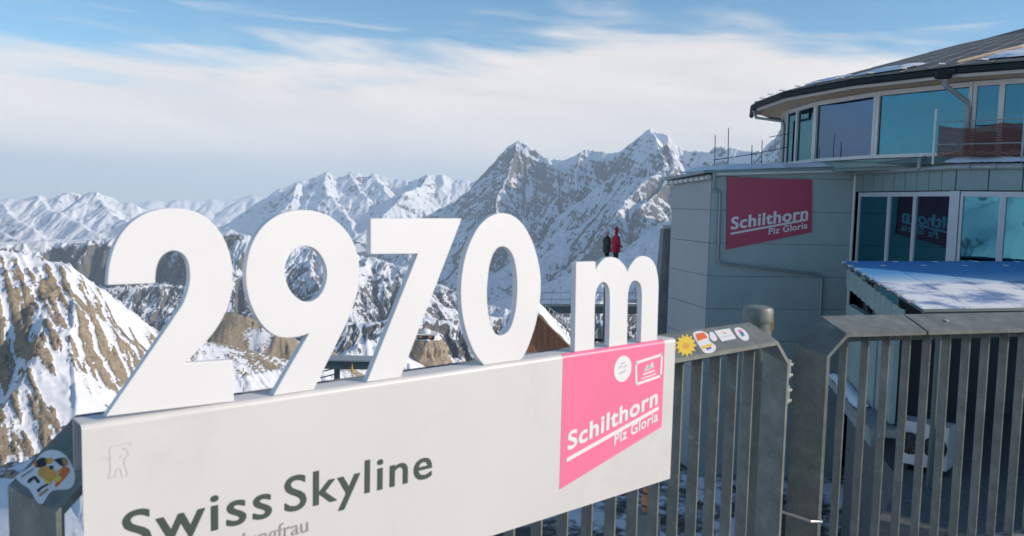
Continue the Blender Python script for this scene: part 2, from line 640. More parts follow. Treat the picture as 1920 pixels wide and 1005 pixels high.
def at_r(x, y, r):
    d = ray(x, y)
    return Vector((0, 0, ZC)) + d * (r / math.hypot(d.x, d.y))


def pl(lst):
    return [at_r(*q) for q in lst]


def erode(H, X, Y, iters, K, m=0.45, floor=None):
    """stream-power erosion: water runs to the lowest neighbour and cuts valleys in proportion to what it gathers"""
    nr, na = H.shape
    N = nr * na
    z = H.ravel().copy()
    xx, yy = X.ravel(), Y.ravel()
    idx = np.arange(N).reshape(nr, na)
    nb = []
    for di in (-1, 0, 1):
        for dj in (-1, 0, 1):
            if di or dj:
                nb.append(idx[np.clip(np.arange(nr) + di, 0, nr - 1)][:, np.clip(np.arange(na) + dj, 0, na - 1)].ravel())
    nb = np.array(nb)
    dist = np.hypot(xx[nb] - xx, yy[nb] - yy) + 1e-3
    cell = np.abs(np.gradient(Y, axis=0) * np.gradient(X, axis=1)).ravel()
    cell = np.maximum(cell, np.median(cell) * 0.3)
    ar = np.arange(N)
    for it in range(iters):
        sl_ = (z - z[nb]) / dist
        k = np.argmax(sl_, 0)
        ok = sl_[k, ar] > 1e-9
        rc = np.where(ok, nb[k, ar], ar)
        dd = dist[k, ar]
        order = np.argsort(-z)
        area = cell.tolist()
        rl = rc.tolist()
        for i in order.tolist():
            j = rl[i]
            if j != i:
                area[j] += area[i]
        fk = (K * np.power(np.array(area), m) / dd).tolist()
        zl = z.tolist()
        for i in order[::-1].tolist():
            j = rl[i]
            if j != i:
                f = fk[i]
                zj = zl[j]
                if zl[i] > zj:
                    zl[i] = (zl[i] + f * zj) / (1 + f)
        z = np.array(zl)
        # loose debris keeps slopes below a limit
    return z.reshape(nr, na)


def eroded(fn, az0, az1, na, rs, iters, K, step=2, keep=None, kw=220.0):
    """coarse erosion, then resampled to the fine grid"""
    rs = np.asarray(rs)
    Xc, Yc, Tc, Rc = polar(az0, az1, na // step, rs[::step])
    Hc = fn(Xc, Yc)
    He = erode(Hc, Xc, Yc, iters, K)
    X, Y, T, Rr = polar(az0, az1, na, rs)
    fi = np.interp(np.arange(len(rs)), np.arange(0, len(rs), step), np.arange(len(rs[::step])))
    fj = np.linspace(0, na // step - 1, na)
    i0 = np.clip(fi.astype(int), 0, He.shape[0] - 2)
    j0 = np.clip(fj.astype(int), 0, He.shape[1] - 2)
    a, b = (fi - i0)[:, None], (fj - j0)[None, :]
    H = (He[i0][:, j0] * (1 - a) * (1 - b) + He[i0 + 1][:, j0] * a * (1 - b) + He[i0][:, j0 + 1] * (1 - a) * b + He[i0 + 1][:, j0 + 1] * a * b)
    if keep:                                  # the crests stand where they stand; erosion works on the flanks
        for line in keep:
            ref = ridge_height(X, Y, [(line, 1.0, 1e9)])
            dd = -ridge_height(X, Y, [([(p[0], p[1], 0) for p in line], 1.0, 1e9)])
            H = H + np.exp(-(dd / kw) ** 2) * (np.maximum(ref, H) - H)
    return X, Y, T, Rr, H


M_ALP = mat_terrain('alpine_face', [(0.09, 0.095, 0.10), (0.155, 0.15, 0.145), (0.24, 0.22, 0.205)], size=1.6, thr=0.5, soft=0.10, nweight=0.75, strata=16.0, bump=2.2)
M_FAR = mat_terrain('far_snow', [(0.085, 0.09, 0.095), (0.14, 0.135, 0.13), (0.21, 0.19, 0.175)], size=2.2, thr=0.44, soft=0.12, nweight=0.85, strata=26.0, bump=1.6)
M_MID = mat_terrain('mid_slopes', [(0.07, 0.085, 0.08), (0.14, 0.135, 0.125), (0.23, 0.195, 0.165)], size=1.2, thr=0.5, soft=0.10, nweight=0.7, strata=14.0, bump=1.6)
M_NEAR = mat_terrain('near_slope', [(0.21, 0.165, 0.115), (0.37, 0.30, 0.215), (0.50, 0.42, 0.31)], size=0.06, thr=0.52, soft=0.09, nweight=0.95, bump=2.6, grain=(52.0, 9.0, 1.5))
M_TOWER = mat_terrain('tower_rock', [(0.13, 0.11, 0.085), (0.33, 0.265, 0.19), (0.47, 0.39, 0.285)], size=0.35, thr=0.3, soft=0.08, nweight=0.3)

# --- the great wall of peaks: it comes nearer from left to right
def wallY(x):
    return 13300 - (x - 972) * 4.6
WALL = [(700, 452), (760, 425), (804, 402), (840, 384), (870, 368), (897, 350), (907, 338), (925, 314), (943, 289), (957, 270), (972, 262), (984, 267), (996, 281), (1008, 290), (1022, 300), (1034, 305), (1046, 302), (1070, 295),
        (1092, 285.5), (1115, 284.6), (1140, 286), (1159, 284.6), (1176, 273), (1193, 262), (1209.5, 247), (1221, 239.5), (1234.5, 249), (1251, 256), (1257, 265),
        (1273.5, 274), (1290, 284), (1314, 287), (1330, 286), (1340, 281), (1358, 279), (1372, 277), (1386, 280), (1400, 282), (1416, 285), (1424, 289)]
wall = [at(x, y, wallY(x)) for x, y in WALL]
JUNG = [(1421, 291, 10600), (1433, 281, 10500), (1448, 262, 10400), (1462, 250, 10300), (1520, 190, 10000), (1600, 150, 9700), (1720, 260, 9300)]
A_R = [
    (wall, 1.45, 1300.0),
    (pl(JUNG), 1.45, 1300.0),
    (pl([(972, 262, 13300), (967, 277, 13120), (957, 300, 12900), (953, 325, 12650), (945, 347, 12400), (933, 368, 12150), (930, 395, 11850), (922, 430, 11500), (905, 470, 11100)]), 1.45, 1300.0),
    (pl([(1012, 293, 13150), (1026, 305, 12900), (1042, 322, 12650), (1046, 345, 12400), (1047, 366, 12150), (1036, 385, 11950), (1022, 408, 11700), (1010, 440, 11350)]), 1.45, 1300.0),
    (pl([(1092, 287, 12750), (1085, 310, 12500), (1080, 335, 12250)]), 1.45, 1300.0),
    (pl([(1221, 240, 12150), (1230, 262, 11950), (1240, 282, 11780), (1246, 300, 11600), (1236, 320, 11450), (1214, 336, 11300), (1192, 346, 11150), (1174, 366, 10950), (1163, 388, 10750), (1150, 408, 10550), (1120, 450, 10200)]), 1.45, 1300.0),
    (pl([(1251, 257, 12000), (1262, 285, 11800), (1262, 320, 11500), (1240, 352, 11200), (1205, 385, 10800)]), 1.45, 1300.0),
    (pl([(1170, 280, 12300), (1158, 310, 12050), (1140, 335, 11800)]), 1.45, 1300.0),
    (pl([(1448, 262, 10400), (1400, 340, 9900), (1330, 400, 9400), (1260, 440, 9100)]), 1.45, 1300.0),
]
def fA(X, Y):
    wx = fbm(X / 900, Y / 900, 4, 5) * 70
    wy = fbm(X / 900, Y / 900, 4, 15) * 70
    H = ridge_height(X + wx, Y + wy, A_R)
    H = np.maximum(H, -1350 + fbm(X / 1500, Y / 1500, 4, 3) * 160 + 0.02 * (Y - 9000))
    return H + fbm(X / 1100, Y / 1100, 6, 21, 0.6) * 150 + fbm(X / 650 + 40, Y / 650, 5, 23, 0.55, True) * 95 - 20
X, Y, T, Rr, H = eroded(fA, -9.5, 27, 620, np.concatenate([np.linspace(7600, 9600, 60, endpoint=False), np.linspace(9600, 14300, 320), np.linspace(14400, 16500, 20)]), 7, 0.07, keep=[wall, pl(JUNG)], kw=150.0)
H = gullies(H, X, Y, T, Rr, 330.0, 26.0, 3, 11, 0.5)
H += 6 * np.tanh(2.2 * np.sin((H + 0.4 * X) / 30.0 + 4 * fbm(X / 500, Y / 500, 4, 29))) * np.clip(fbm(X / 900, Y / 900, 3, 30) + 0.4, 0, 1)
H += fbm(X / 130, Y / 130, 4, 22, 0.5, True) * 9
sl, gx, gy = steep(H, T, Rr)
rock = (sl - 47) / 24 + fbm(X / 600, Y / 600, 5, 44) * 0.5 + 0.5 * np.clip(gx / (np.hypot(gx, gy) + 1e-6), 0, 1) * np.clip((sl - 42) / 12, 0, 1) * np.clip((700 - X) / 500, 0, 1) - 0.12 * np.clip((H - 200) / 700, -1, 1)
terrain_obj('mountain', X, Y, H, T, Rr, M_ALP, np.clip(rock, -0.6, 1.3))

# --- the range behind, in full sun
B = [(380, 440), (440, 413), (470, 396), (500, 379), (525, 362), (545, 347), (560, 340), (580, 337), (596, 329), (612.5, 320.5), (622, 326), (631, 331), (642, 332), (656, 322.5), (672, 324), (689, 332), (699, 324),
     (716, 328), (732, 336), (759, 339), (770, 342), (785, 336), (800, 331), (816, 333), (832, 331), (851, 337), (869, 337), (888, 340), (909, 334), (960, 330), (1020, 340)]
B_R = [([at(x, y, 19500 - abs(x - 612) * 2.0) for x, y in B], 0.8, 3500.0),
       (pl([(612, 321, 19400), (606, 345, 18900), (616, 368, 18300), (640, 392, 17700), (660, 415, 17100), (668, 440, 16500)]), 0.95, 2500.0),
       (pl([(700, 325, 19200), (720, 350, 18600), (735, 375, 18000), (745, 400, 17300)]), 0.8, 3000.0),
       (pl([(800, 331, 19000), (790, 352, 18500), (770, 362, 18000), (735, 385, 17300), (715, 405, 16800)]), 0.85, 2500.0),
       (pl([(656, 323, 19400), (670, 350, 18800), (690, 372, 18200)]), 0.8, 3000.0),
       (pl([(560, 341, 19400), (552, 370, 18700), (530, 398, 18000), (500, 425, 17300)]), 0.95, 2500.0)]
def fB(X, Y):
    wx = fbm(X / 1200, Y / 1200, 4, 65) * 70
    H = ridge_height(X + wx, Y - wx, B_R)
    return np.maximum(H, -900 + fbm(X / 1500, Y / 1500, 4, 3) * 160) + fbm(X / 1300, Y / 1300, 6, 81, 0.6) * 170 + fbm(X / 800 + 9, Y / 800, 5, 83, 0.55, True) * 90
X, Y, T, Rr, H = eroded(fB, -21, 3, 400, np.linspace(15200, 21500, 220), 5, 0.045, keep=[B_R[0][0]], kw=200.0)
H = gullies(H, X, Y, T, Rr, 420.0, 22.0, 3, 71, 0.5)
sl, gx, gy = steep(H, T, Rr)
H += fbm(X / 260, Y / 260, 4, 86, 0.55) * 26
sl, gx, gy = steep(H, T, Rr)
rock = (sl - 42) / 24 + fbm(X / 700, Y / 700, 5, 84, 0.6) * 0.55
terrain_obj('mountain', X, Y, H, T, Rr, M_FAR, np.clip(rock, -0.6, 1.2))

# --- the same alps go on all round, out of the picture
X, Y, T, Rr = polar(-200, -37.5, 420, np.concatenate([np.linspace(1500, 9000, 40, endpoint=False), np.linspace(9000, 17000, 90)]))
pk_ = 380 + 420 * fbm(np.cos(T) * 5, np.sin(T) * 5, 4, 141, 0.55)
H = pk_ - 0.22 * np.abs(Rr - 10500) + fbm(X / 1500, Y / 1500, 6, 143, 0.58, True) * 420
H = np.maximum(H, -900 + fbm(X / 1500, Y / 1500, 4, 145) * 250)
sl, gx, gy = steep(H, T, Rr)
terrain_obj('mountain', X, Y, H, T, Rr, M_FAR, np.clip((sl - 40) / 24 + fbm(X / 800, Y / 800, 3, 147) * 0.4, -0.6, 1.2))

# --- farthest skyline at the left
FARS = [(-140, 372), (40, 374), (180, 375), (252, 379), (289, 370), (310, 374), (330, 369), (360, 372), (398, 368), (420, 372), (438, 369), (460, 366), (477, 359), (486, 366), (494, 369), (508, 365), (521, 367), (540, 372), (600, 372), (900, 378)]
def fF(X, Y):
    return ridge_height(X, Y, [([at_r(x, y, 34000) for x, y in FARS], 0.42, 9000.0)]) + fbm(X / 1500, Y / 1500, 4, 92, 0.5, True) * 150 - 60
X, Y, T, Rr, H = eroded(fF, -37, 3, 420, np.linspace(28000, 37000, 110), 8, 0.25)
sl, gx, gy = steep(H, T, Rr)
terrain_obj('mountain', X, Y, H, T, Rr, M_FAR, np.clip((sl - 44) / 24 + fbm(X / 1500, Y / 1500, 3, 94) * 0.3, -0.6, 1.2))

# --- left range, long snow slopes falling to the right
Cc = [(-160, 372), (-60, 378), (0, 381.5), (15, 375), (39, 378), (70, 366), (96, 370.5), (129, 361), (150, 368), (164, 374), (181.6, 358.6), (195, 367), (210, 375), (247, 382), (274, 395), (330, 416), (400, 440)]
C_R = [([at_r(x, y, 15500 - (x - 100) * 4) for x, y in Cc], 0.62, 4000.0),
       (pl([(70, 366, 15500), (96, 392, 14900), (130, 410, 14300), (160, 432, 13700), (205, 452, 13100), (250, 470, 12500)]), 0.7, 3000.0),
       (pl([(181, 359, 15200), (200, 392, 14500), (240, 412, 13800), (290, 440, 13000)]), 0.7, 3000.0),
       (pl([(0, 381, 15900), (20, 405, 15000), (50, 425, 14200), (90, 448, 13400), (150, 468, 12700), (240, 492, 12000)]), 0.7, 3000.0),
       (pl([(-80, 400, 14500), (-10, 432, 13500), (40, 456, 12700), (90, 478, 12000)]), 0.7, 3000.0)]
def fC(X, Y):
    wx = fbm(X / 1000, Y / 1000, 4, 105) * 80
    H = ridge_height(X + wx, Y - wx, C_R)
    return np.maximum(H, -1150 + fbm(X / 1500, Y / 1500, 4, 103) * 160) + fbm(X / 1300, Y / 1300, 6, 121, 0.6) * 150 + fbm(X / 800 + 5, Y / 800, 5, 123, 0.55, True) * 80
X, Y, T, Rr, H = eroded(fC, -38, -11, 380, np.linspace(10200, 17500, 240), 5, 0.045, keep=[C_R[0][0]], kw=180.0)
H = gullies(H, X, Y, T, Rr, 350.0, 18.0, 3, 111, 0.5, 0.6)
sl, gx, gy = steep(H, T, Rr)
H += fbm(X / 230, Y / 230, 4, 126, 0.55) * 24
sl, gx, gy = steep(H, T, Rr)
terrain_obj('mountain', X, Y, H, T, Rr, M_FAR, np.clip((sl - 40) / 24 + fbm(X / 600, Y / 600, 5, 124, 0.6) * 0.55, -0.6, 1.2))

# --- the ridge across the valley: plateau with cliffs at the left, white hill behind the numerals
D = [(-120, 466, 9000), (0, 474, 8800), (60, 478, 8700), (110, 482, 8600), (170, 487, 8500), (240, 495, 8400), (300, 480, 8250), (360, 462, 8150), (410, 447, 8050), (440, 433, 8000), (458, 437, 7950), (480, 446, 7900), (520, 452, 7800), (560, 458, 7700),
     (590, 462, 7600), (640, 470, 7450), (680, 476, 7350), (720, 484, 7250), (760, 497, 7150), (790, 512, 7050), (830, 530, 6950), (870, 548, 6850), (930, 572, 6700), (1000, 590, 6500)]
D_R = [(pl(D), 0.62, 2600.0),
       (pl([(440, 433, 8000), (430, 470, 7600), (420, 510, 7250), (400, 560, 6900)]), 0.9, 1500.0),
       (pl([(590, 462, 7600), (585, 500, 7200), (600, 540, 6850), (620, 580, 6500)]), 0.85, 1500.0),
       (pl([(330, 472, 8200), (330, 520, 7700), (320, 570, 7300)]), 0.95, 1500.0),
       (pl([(690, 478, 7300), (660, 530, 6800), (650, 575, 6400)]), 0.7, 1500.0),
       (pl([(780, 505, 7100), (790, 540, 6700), (790, 575, 6350)]), 0.6, 1500.0)]
def fD(X, Y):
    T, Rr = np.arctan2(X, Y), np.hypot(X, Y)
    wx = fbm(X / 700, Y / 700, 4, 205) * 60
    H = ridge_height(X + wx, Y - wx, D_R)
    cut = np.clip((-0.28 - T) / 0.10, 0, 1)                       # cliffs under the left plateau
    Dp = pl(D)
    dist = -ridge_height(X + wx, Y - wx, [([(p.x, p.y, 0) for p in Dp], 1.0, 1e9)])
    flat = ridge_height(X + wx, Y - wx, [(Dp, 0.10, 4000.0)])
    step = np.clip((dist - 150 + fbm(X / 300, Y / 300, 4, 207) * 200) * 1.5, 0, 400) + np.clip(dist - 550, 0, 9e9) * 0.5
    crest_r = np.interp(T, [math.atan2(p.x, p.y) for p in Dp], [math.hypot(p.x, p.y) for p in Dp])
    cl = flat - np.where(Rr < crest_r, step, 0)
    H = H * (1 - cut) + cl * cut
    return np.maximum(H, -1500 + fbm(X / 900, Y / 900, 4, 203) * 120) + fbm(X / 300, Y / 300, 4, 221, 0.55) * 30
X, Y, T, Rr, H = eroded(fD, -38, 3.5, 600, np.concatenate([np.linspace(5200, 6200, 50, endpoint=False), np.linspace(6200, 10000, 260)]), 8, 0.11)
H = gullies(H, X, Y, T, Rr, 200.0, 26.0, 3, 211, 0.5, 0.7)
sl, gx, gy = steep(H, T, Rr)
forest = np.clip((-560 - H) / 260, 0, 1)
rock = (sl - 47) / 22 + fbm(X / 380, Y / 380, 5, 224) * 0.7 + 0.42 * forest * np.clip((400 - np.abs(X - 2500) * 0) / 400, 0, 1)
terrain_obj('mountain', X, Y, H, T, Rr, M_MID, np.clip(rock, -0.6, 1.3))

# --- shaded wall and snow shoulders in the middle distance
E_R = [(pl([(380, 680, 2900), (470, 655, 2800), (540, 622, 2750), (620, 598, 2700), (700, 594, 2650), (760, 588, 2650), (820, 590, 2700), (900, 590, 2800), (1000, 575, 2900), (1100, 560, 3000), (1250, 560, 3100)]), 0.55, 1500.0),
       (pl([(560, 705, 1450), (610, 672, 1500), (660, 647, 1550), (700, 628, 1600), (735, 618, 1680), (760, 620, 1750), (800, 640, 1850)]), 0.55, 900.0)]
def fE(X, Y):
    wx = fbm(X / 220, Y / 220, 4, 305) * 20
    H = ridge_height(X + wx, Y - wx, E_R)
    return np.maximum(H, -900 + fbm(X / 300, Y / 300, 4, 303) * 60) + fbm(X / 140, Y / 140, 4, 321, 0.55) * 16
X, Y, T, Rr, H = eroded(fE, -24, 14, 420, np.linspace(1150, 4200, 230), 8, 0.15)
H = gullies(H, X, Y, T, Rr, 90.0, 10.0, 3, 311, 0.5, 0.6)
sl, gx, gy = steep(H, T, Rr)
rock = (sl - 36) / 20 + fbm(X / 180, Y / 180, 5, 324) * 0.5 + np.where(Rr > 2050, 0.42, -0.35)
terrain_obj('mountain', X, Y, H, T, Rr, M_MID, np.clip(rock, -0.6, 1.3))

# --- the near slopes below the viewpoint
def cone(X, Y):
    d = np.hypot(X - 9, Y - 26)
    return -6.6 - 0.52 * np.maximum(0, d - 15)
N_R = [(pl([(-260, 425, 430), (-120, 447, 400), (0, 470, 385), (60, 493, 385), (120, 504, 388), (150, 511, 390), (172, 524, 393), (190, 546, 398), (207, 566, 404), (228, 583, 412), (255, 600, 424), (290, 614, 440), (330, 640, 460), (380, 680, 480)]), 0.30, 2000.0),
       (pl([(250, 640, 1000), (330, 612, 960), (380, 603, 940), (405, 592, 930), (432, 588, 920), (460, 594, 905), (490, 612, 885), (520, 634, 865), (548, 655, 845), (580, 690, 820)]), 0.5, 700.0),
       (pl([(300, 618, 600), (345, 640, 560), (380, 690, 500), (400, 760, 440)]), 0.36, 900.0),
       (pl([(330, 790, 150), (430, 722, 165), (500, 700, 178), (560, 688, 190), (620, 690, 200), (680, 715, 215), (740, 750, 230)]), 0.45, 400.0)]
X, Y, T, Rr = polar(-39, 24, 620, np.concatenate([np.geomspace(24, 170, 110, endpoint=False), np.geomspace(170, 500, 330, endpoint=False), np.geomspace(500, 1300, 90)]))
wx = fbm(X / 45, Y / 45, 4, 405) * 4.5
H1 = ridge_height(X + wx, Y - wx, N_R[:1]) - 0.62 * Rr * np.clip(T + 0.495, 0, None) - 0.35 * np.clip(X + 112 + wx, 0, None)      # its right side breaks off into the valley
H1 = np.maximum(H1, ridge_height(X + wx, Y - wx, N_R[1:2]) - 0.35 * np.clip(X + 205 + wx, 0, None))
H1 = np.maximum(H1, ridge_height(X + wx, Y - wx, N_R[2:3]) - 0.6 * np.clip(X + 150 + wx, 0, None))
H = np.maximum(np.maximum(H1, ridge_height(X + wx, Y - wx, N_R[3:])), cone(X, Y) + fbm(X / 30, Y / 30, 4, 403) * 1.5 * np.clip((Rr - 50) / 60, 0, 1))
H = np.maximum(H, -330)
sc = np.clip(Rr / 400, 0.1, 2.2)
gl = [at_r(*q) for q in [(30, 520, 420), (72, 590, 350), (80, 650, 315), (62, 705, 292), (25, 770, 270), (-40, 860, 245)]]      # a rib at the far left, its far side dropping into shade
gd = np.full(X.shape, 1e9)
gs = np.zeros(X.shape)
for a, b in zip(gl[:-1], gl[1:]):
    ab = np.array([b.x - a.x, b.y - a.y])
    tt_ = np.clip(((X - a.x) * ab[0] + (Y - a.y) * ab[1]) / (ab @ ab), 0, 1)
    qx, qy = X - a.x - tt_ * ab[0], Y - a.y - tt_ * ab[1]
    dq = np.hypot(qx, qy)
    gs = np.where(dq < gd, ab[0] * qy - ab[1] * qx, gs)
    gd = np.minimum(gd, dq)
left_ = np.where(gs < 0, gd, 0) * np.clip((345 - Rr) / 40, 0, 1)
H = H - 20 * (1 - np.exp(-left_ / 11.0))
H = H + (gullies(H, X, Y, T, Rr, 60.0, 2.2, 2, 411, 0.5, 0.35) - H) * np.clip((Rr - 190) / 150, 0, 1)
# strata: slabs that dip to the right and towards the viewer, proud of the snow between them
ca, sa = math.cos(math.radians(-52)), math.sin(math.radians(-52))
U, V = X * ca + Y * sa, -X * sa + Y * ca
slab = fbm(U / 34, V / 3.4, 6, 431, 0.6) + 0.5 * fbm(U / 90, V / 32, 3, 441) + 0.05
far2 = np.clip((Rr - 620) / 150, 0, 1)
slab = slab * (1 - far2) + far2 * (fbm(X / 70, Y / 120, 5, 451, 0.6) + 0.28)
rk = np.clip((slab + 0.04) / 0.34, 0, 1)
nearflat = np.clip((Rr - 60) / 60, 0, 1)
H += rk * (0.8 + 1.3 * fbm(U / 9, V / 2.6, 4, 461, 0.62, True)) * nearflat * sc ** 0.4
H += fbm(X / 14, Y / 14, 4, 471, 0.5) * 0.22 * nearflat
sl, gx, gy = steep(H, T, Rr)
rock = rk * 1.0 - 0.62 * np.clip((Rr - 345) / 45, 0, 1) * np.clip((560 - Rr) / 60, 0, 1) * np.clip((-X - 90) / 40, 0, 1) + np.clip((sl - 42) / 30, 0, 0.4)
rock = rock - 0.5 * np.clip((340 - Rr) / 60, 0, 1) * np.clip((X + 95) / 40, 0, 1)
rock = np.where(Rr < 75, np.clip(rock, -1, 0.35), rock)
terrain_obj('hillside', X, Y, H, T, Rr, M_NEAR, np.clip(rock, -0.3, 1.2))
NEAR_G = (X, Y, H)

# --- ground of the summit around the buildings, and the valley floor out to the horizon
m_ground = mat_terrain('summit_ground', [(0.06, 0.062, 0.06), (0.11, 0.105, 0.095), (0.16, 0.15, 0.135)], size=0.03, thr=0.42, soft=0.12, nweight=0.9)
X, Y, T, Rr = polar(-180, 180, 200, np.concatenate([np.linspace(0.5, 34, 60), np.linspace(36, 90, 12)]))
H = np.minimum(-6.45 + fbm(X / 5, Y / 5, 4, 503) * 0.35, cone(X, Y) - 0.05 + 0.5 * np.clip((28 - Rr) / 6, 0, 1))
H = np.where(Rr > 34, np.minimum(H, cone(X, Y) - 0.8), H)
terrain_obj('ground', X, Y, H, T, Rr, m_ground, 0.42 + fbm(X / 3, Y / 3, 4, 505) * 0.5)
v = [(-90000, -30000, -1900), (90000, -30000, -1900), (90000, 90000, -1900), (-90000, 90000, -1900)]
tag(mesh_obj('valley_floor', v, [(0, 1, 2, 3)], mat_paint('valley_haze_green', (0.06, 0.075, 0.06), 0.9, 0.2, 0.0008)), kind='structure')

# --- rock tower with the lift station on top
X0 = at(803, 660, 1650)
nu, nv = 90, 70
vv, ff, rr_ = [], [], []
top_z, bot_z = at(800, 622, 1650).z, at(800, 760, 1650).z
for j in range(nv):
    tz = j / (nv - 1)
    for i in range(nu):
        a = 2 * math.pi * i / nu
        vv.append((a, tz))
A_ = np.array(vv)
aa, tz = A_[:, 0], A_[:, 1]
prof = np.interp(tz, [0, 0.3, 0.42, 0.55, 0.72, 0.85, 0.93, 1.0], [88, 66, 58, 47, 38, 31, 22, 0.5])
nz_ = fbm(np.cos(aa) * 2.2 + 9, np.sin(aa) * 2.2 + tz * 2.0, 5, 601, 0.6) * 0.30 + fbm(np.cos(aa) * 5 + 3, np.sin(aa) * 5 + tz * 1.2, 4, 611, 0.6, True) * 0.16
ledge = 0.06 * np.sin(tz * 34 + 3 * fbm(np.cos(aa) * 2, np.sin(aa) * 2, 3, 621))
rad = prof * (1 + nz_ + ledge * (prof > 25))
px_ = X0.x + np.cos(aa) * rad * 1.05 - (1 - tz) * 8
py_ = X0.y + np.sin(aa) * rad
pz_ = bot_z + (top_z - bot_z) * (1 - (1 - tz) ** 1.0) + np.where(tz > 0.93, 0, 0)
ids = np.arange(nu * nv).reshape(nv, nu)
fq = [(int(ids[j, i]), int(ids[j, (i + 1) % nu]), int(ids[j + 1, (i + 1) % nu]), int(ids[j + 1, i])) for j in range(nv - 1) for i in range(nu)]
rt = mesh_obj('rock_tower', np.stack([px_, py_, pz_], -1).tolist(), fq, M_TOWER, smooth=True)
ra = rt.data.attributes.new('rock', 'FLOAT', 'POINT')
ra.data.foreach_set('value', np.clip(1.0 - 1.4 * (tz > 0.9), -0.3, 1).astype(np.float32))
tag(rt, 'tan rock tower below the numeral seven carrying a small lift station', 'rock')

# ---------------------------------------------------------------- buildings
def wallframe(p, q):
    class W_:
        pass
    W_.o = Vector((p[0], p[1], 0))
    d = Vector((q[0] - p[0], q[1] - p[1], 0))
    W_.L = d.length
    W_.u = d.normalized()
    W_.n = Vector((W_.u.y, -W_.u.x, 0))
    W_.pt = staticmethod(lambda u, z, w_=0.0, o=W_.o, uu=W_.u, nn=W_.n: o + uu * u + nn * w_ + Vector((0, 0, z)))
    return W_


def slab(mb, W, u0, u1, z0, z1, w0, w1):
    mb.box(W.pt(u0, z0, w0), W.u * (u1 - u0), W.n * (w1 - w0), Vector((0, 0, z1 - z0)))
    return mb


GZ = -6.6
annex = empty('annex_building', (8.0, 24.5, GZ))
tag(annex, 'grey panel-clad annex with a downpipe, bearing the red board', 'building')
c0 = at(1333, 400, 24.0)                       # front left corner
A0 = Vector((c0.x, c0.y, 0))
A1 = A0 + Vector((0.99, 0.128, 0)) * 4.42      # inner corner
AL = A0 + Vector((-0.2, 0.98, 0)) * 2.9
FRONT = wallframe(A0, A1)
LEFT = wallframe(AL, A0)
zl, zr = 2.62, 2.86
core = MB()
core.prism([(A0.x + 0.05, A0.y + 0.05, GZ), (A1.x, A1.y + 0.05, GZ), (A1.x + 1.5, A1.y + 4.5, GZ), (AL.x + 0.05, AL.y + 0.4, GZ)], (0, 0, zl - GZ - 0.1))
core.build('wall', M_JOINT, annex)
rows = [2.52, 1.54, 0.57, -0.40, -1.37, -2.34, -3.31, -4.28, -5.25, GZ]
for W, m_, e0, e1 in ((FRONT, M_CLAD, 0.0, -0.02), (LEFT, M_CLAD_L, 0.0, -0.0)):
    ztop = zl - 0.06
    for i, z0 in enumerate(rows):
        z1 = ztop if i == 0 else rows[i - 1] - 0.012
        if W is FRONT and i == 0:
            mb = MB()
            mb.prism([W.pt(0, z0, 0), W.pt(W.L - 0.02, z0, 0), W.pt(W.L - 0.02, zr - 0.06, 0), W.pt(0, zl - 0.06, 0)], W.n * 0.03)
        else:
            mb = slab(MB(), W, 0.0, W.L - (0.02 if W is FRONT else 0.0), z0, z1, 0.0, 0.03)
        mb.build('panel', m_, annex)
# roof with snow, gutter edge, downpipe
mb = MB()
mb.hexa([FRONT.pt(-0.35, zl - 0.03, 0.22), FRONT.pt(4.5, zr - 0.03, 0.22), (A1.x + 1.0, A1.y + 4.2, zr + 0.08), LEFT.pt(-0.15, zl - 0.18, 0.28),
         FRONT.pt(-0.35, zl + 0.05, 0.22), FRONT.pt(4.5, zr + 0.05, 0.22), (A1.x + 1.0, A1.y + 4.2, zr + 0.17), LEFT.pt(-0.15, zl - 0.09, 0.28)])
roof = mb.build('roof', M_SEAM, annex)
mb = MB()
mb.prism([FRONT.pt(-0.02, zl - 0.10, 0.04), FRONT.pt(4.48, zr - 0.10, 0.04), FRONT.pt(4.48, zr + 0.02, 0.04), FRONT.pt(-0.02, zl + 0.02, 0.04)], FRONT.n * 0.16)
mb.build('gutter', M_TRIM, roof, bevel=0.01)
mb = MB()
g0, g1 = LEFT.pt(-0.15, zl - 0.26, 0.12), LEFT.pt(2.95, zl - 0.14, 0.12)
mb.tube([g0, g1], 0.075, 10)
mb.build('gutter', M_TRIM, roof, smooth=True)
for k in range(8):
    c = g0.lerp(g1, (k + 0.5) / 8)
    MB().tube([c - LEFT.u * 0.05, c + LEFT.u * 0.05], 0.084, 10).build('gutter_bracket', M_ZINC, roof)
mb = MB()
sn = [FRONT.pt(0.6, zl + 0.085, 0.10), FRONT.pt(2.3, zl + 0.19, 0.12), FRONT.pt(4.3, zr + 0.055, 0.1), (A1.x + 0.8, A1.y + 3.9, zr + 0.25), LEFT.pt(0.0, zl - 0.06, 0.1)]


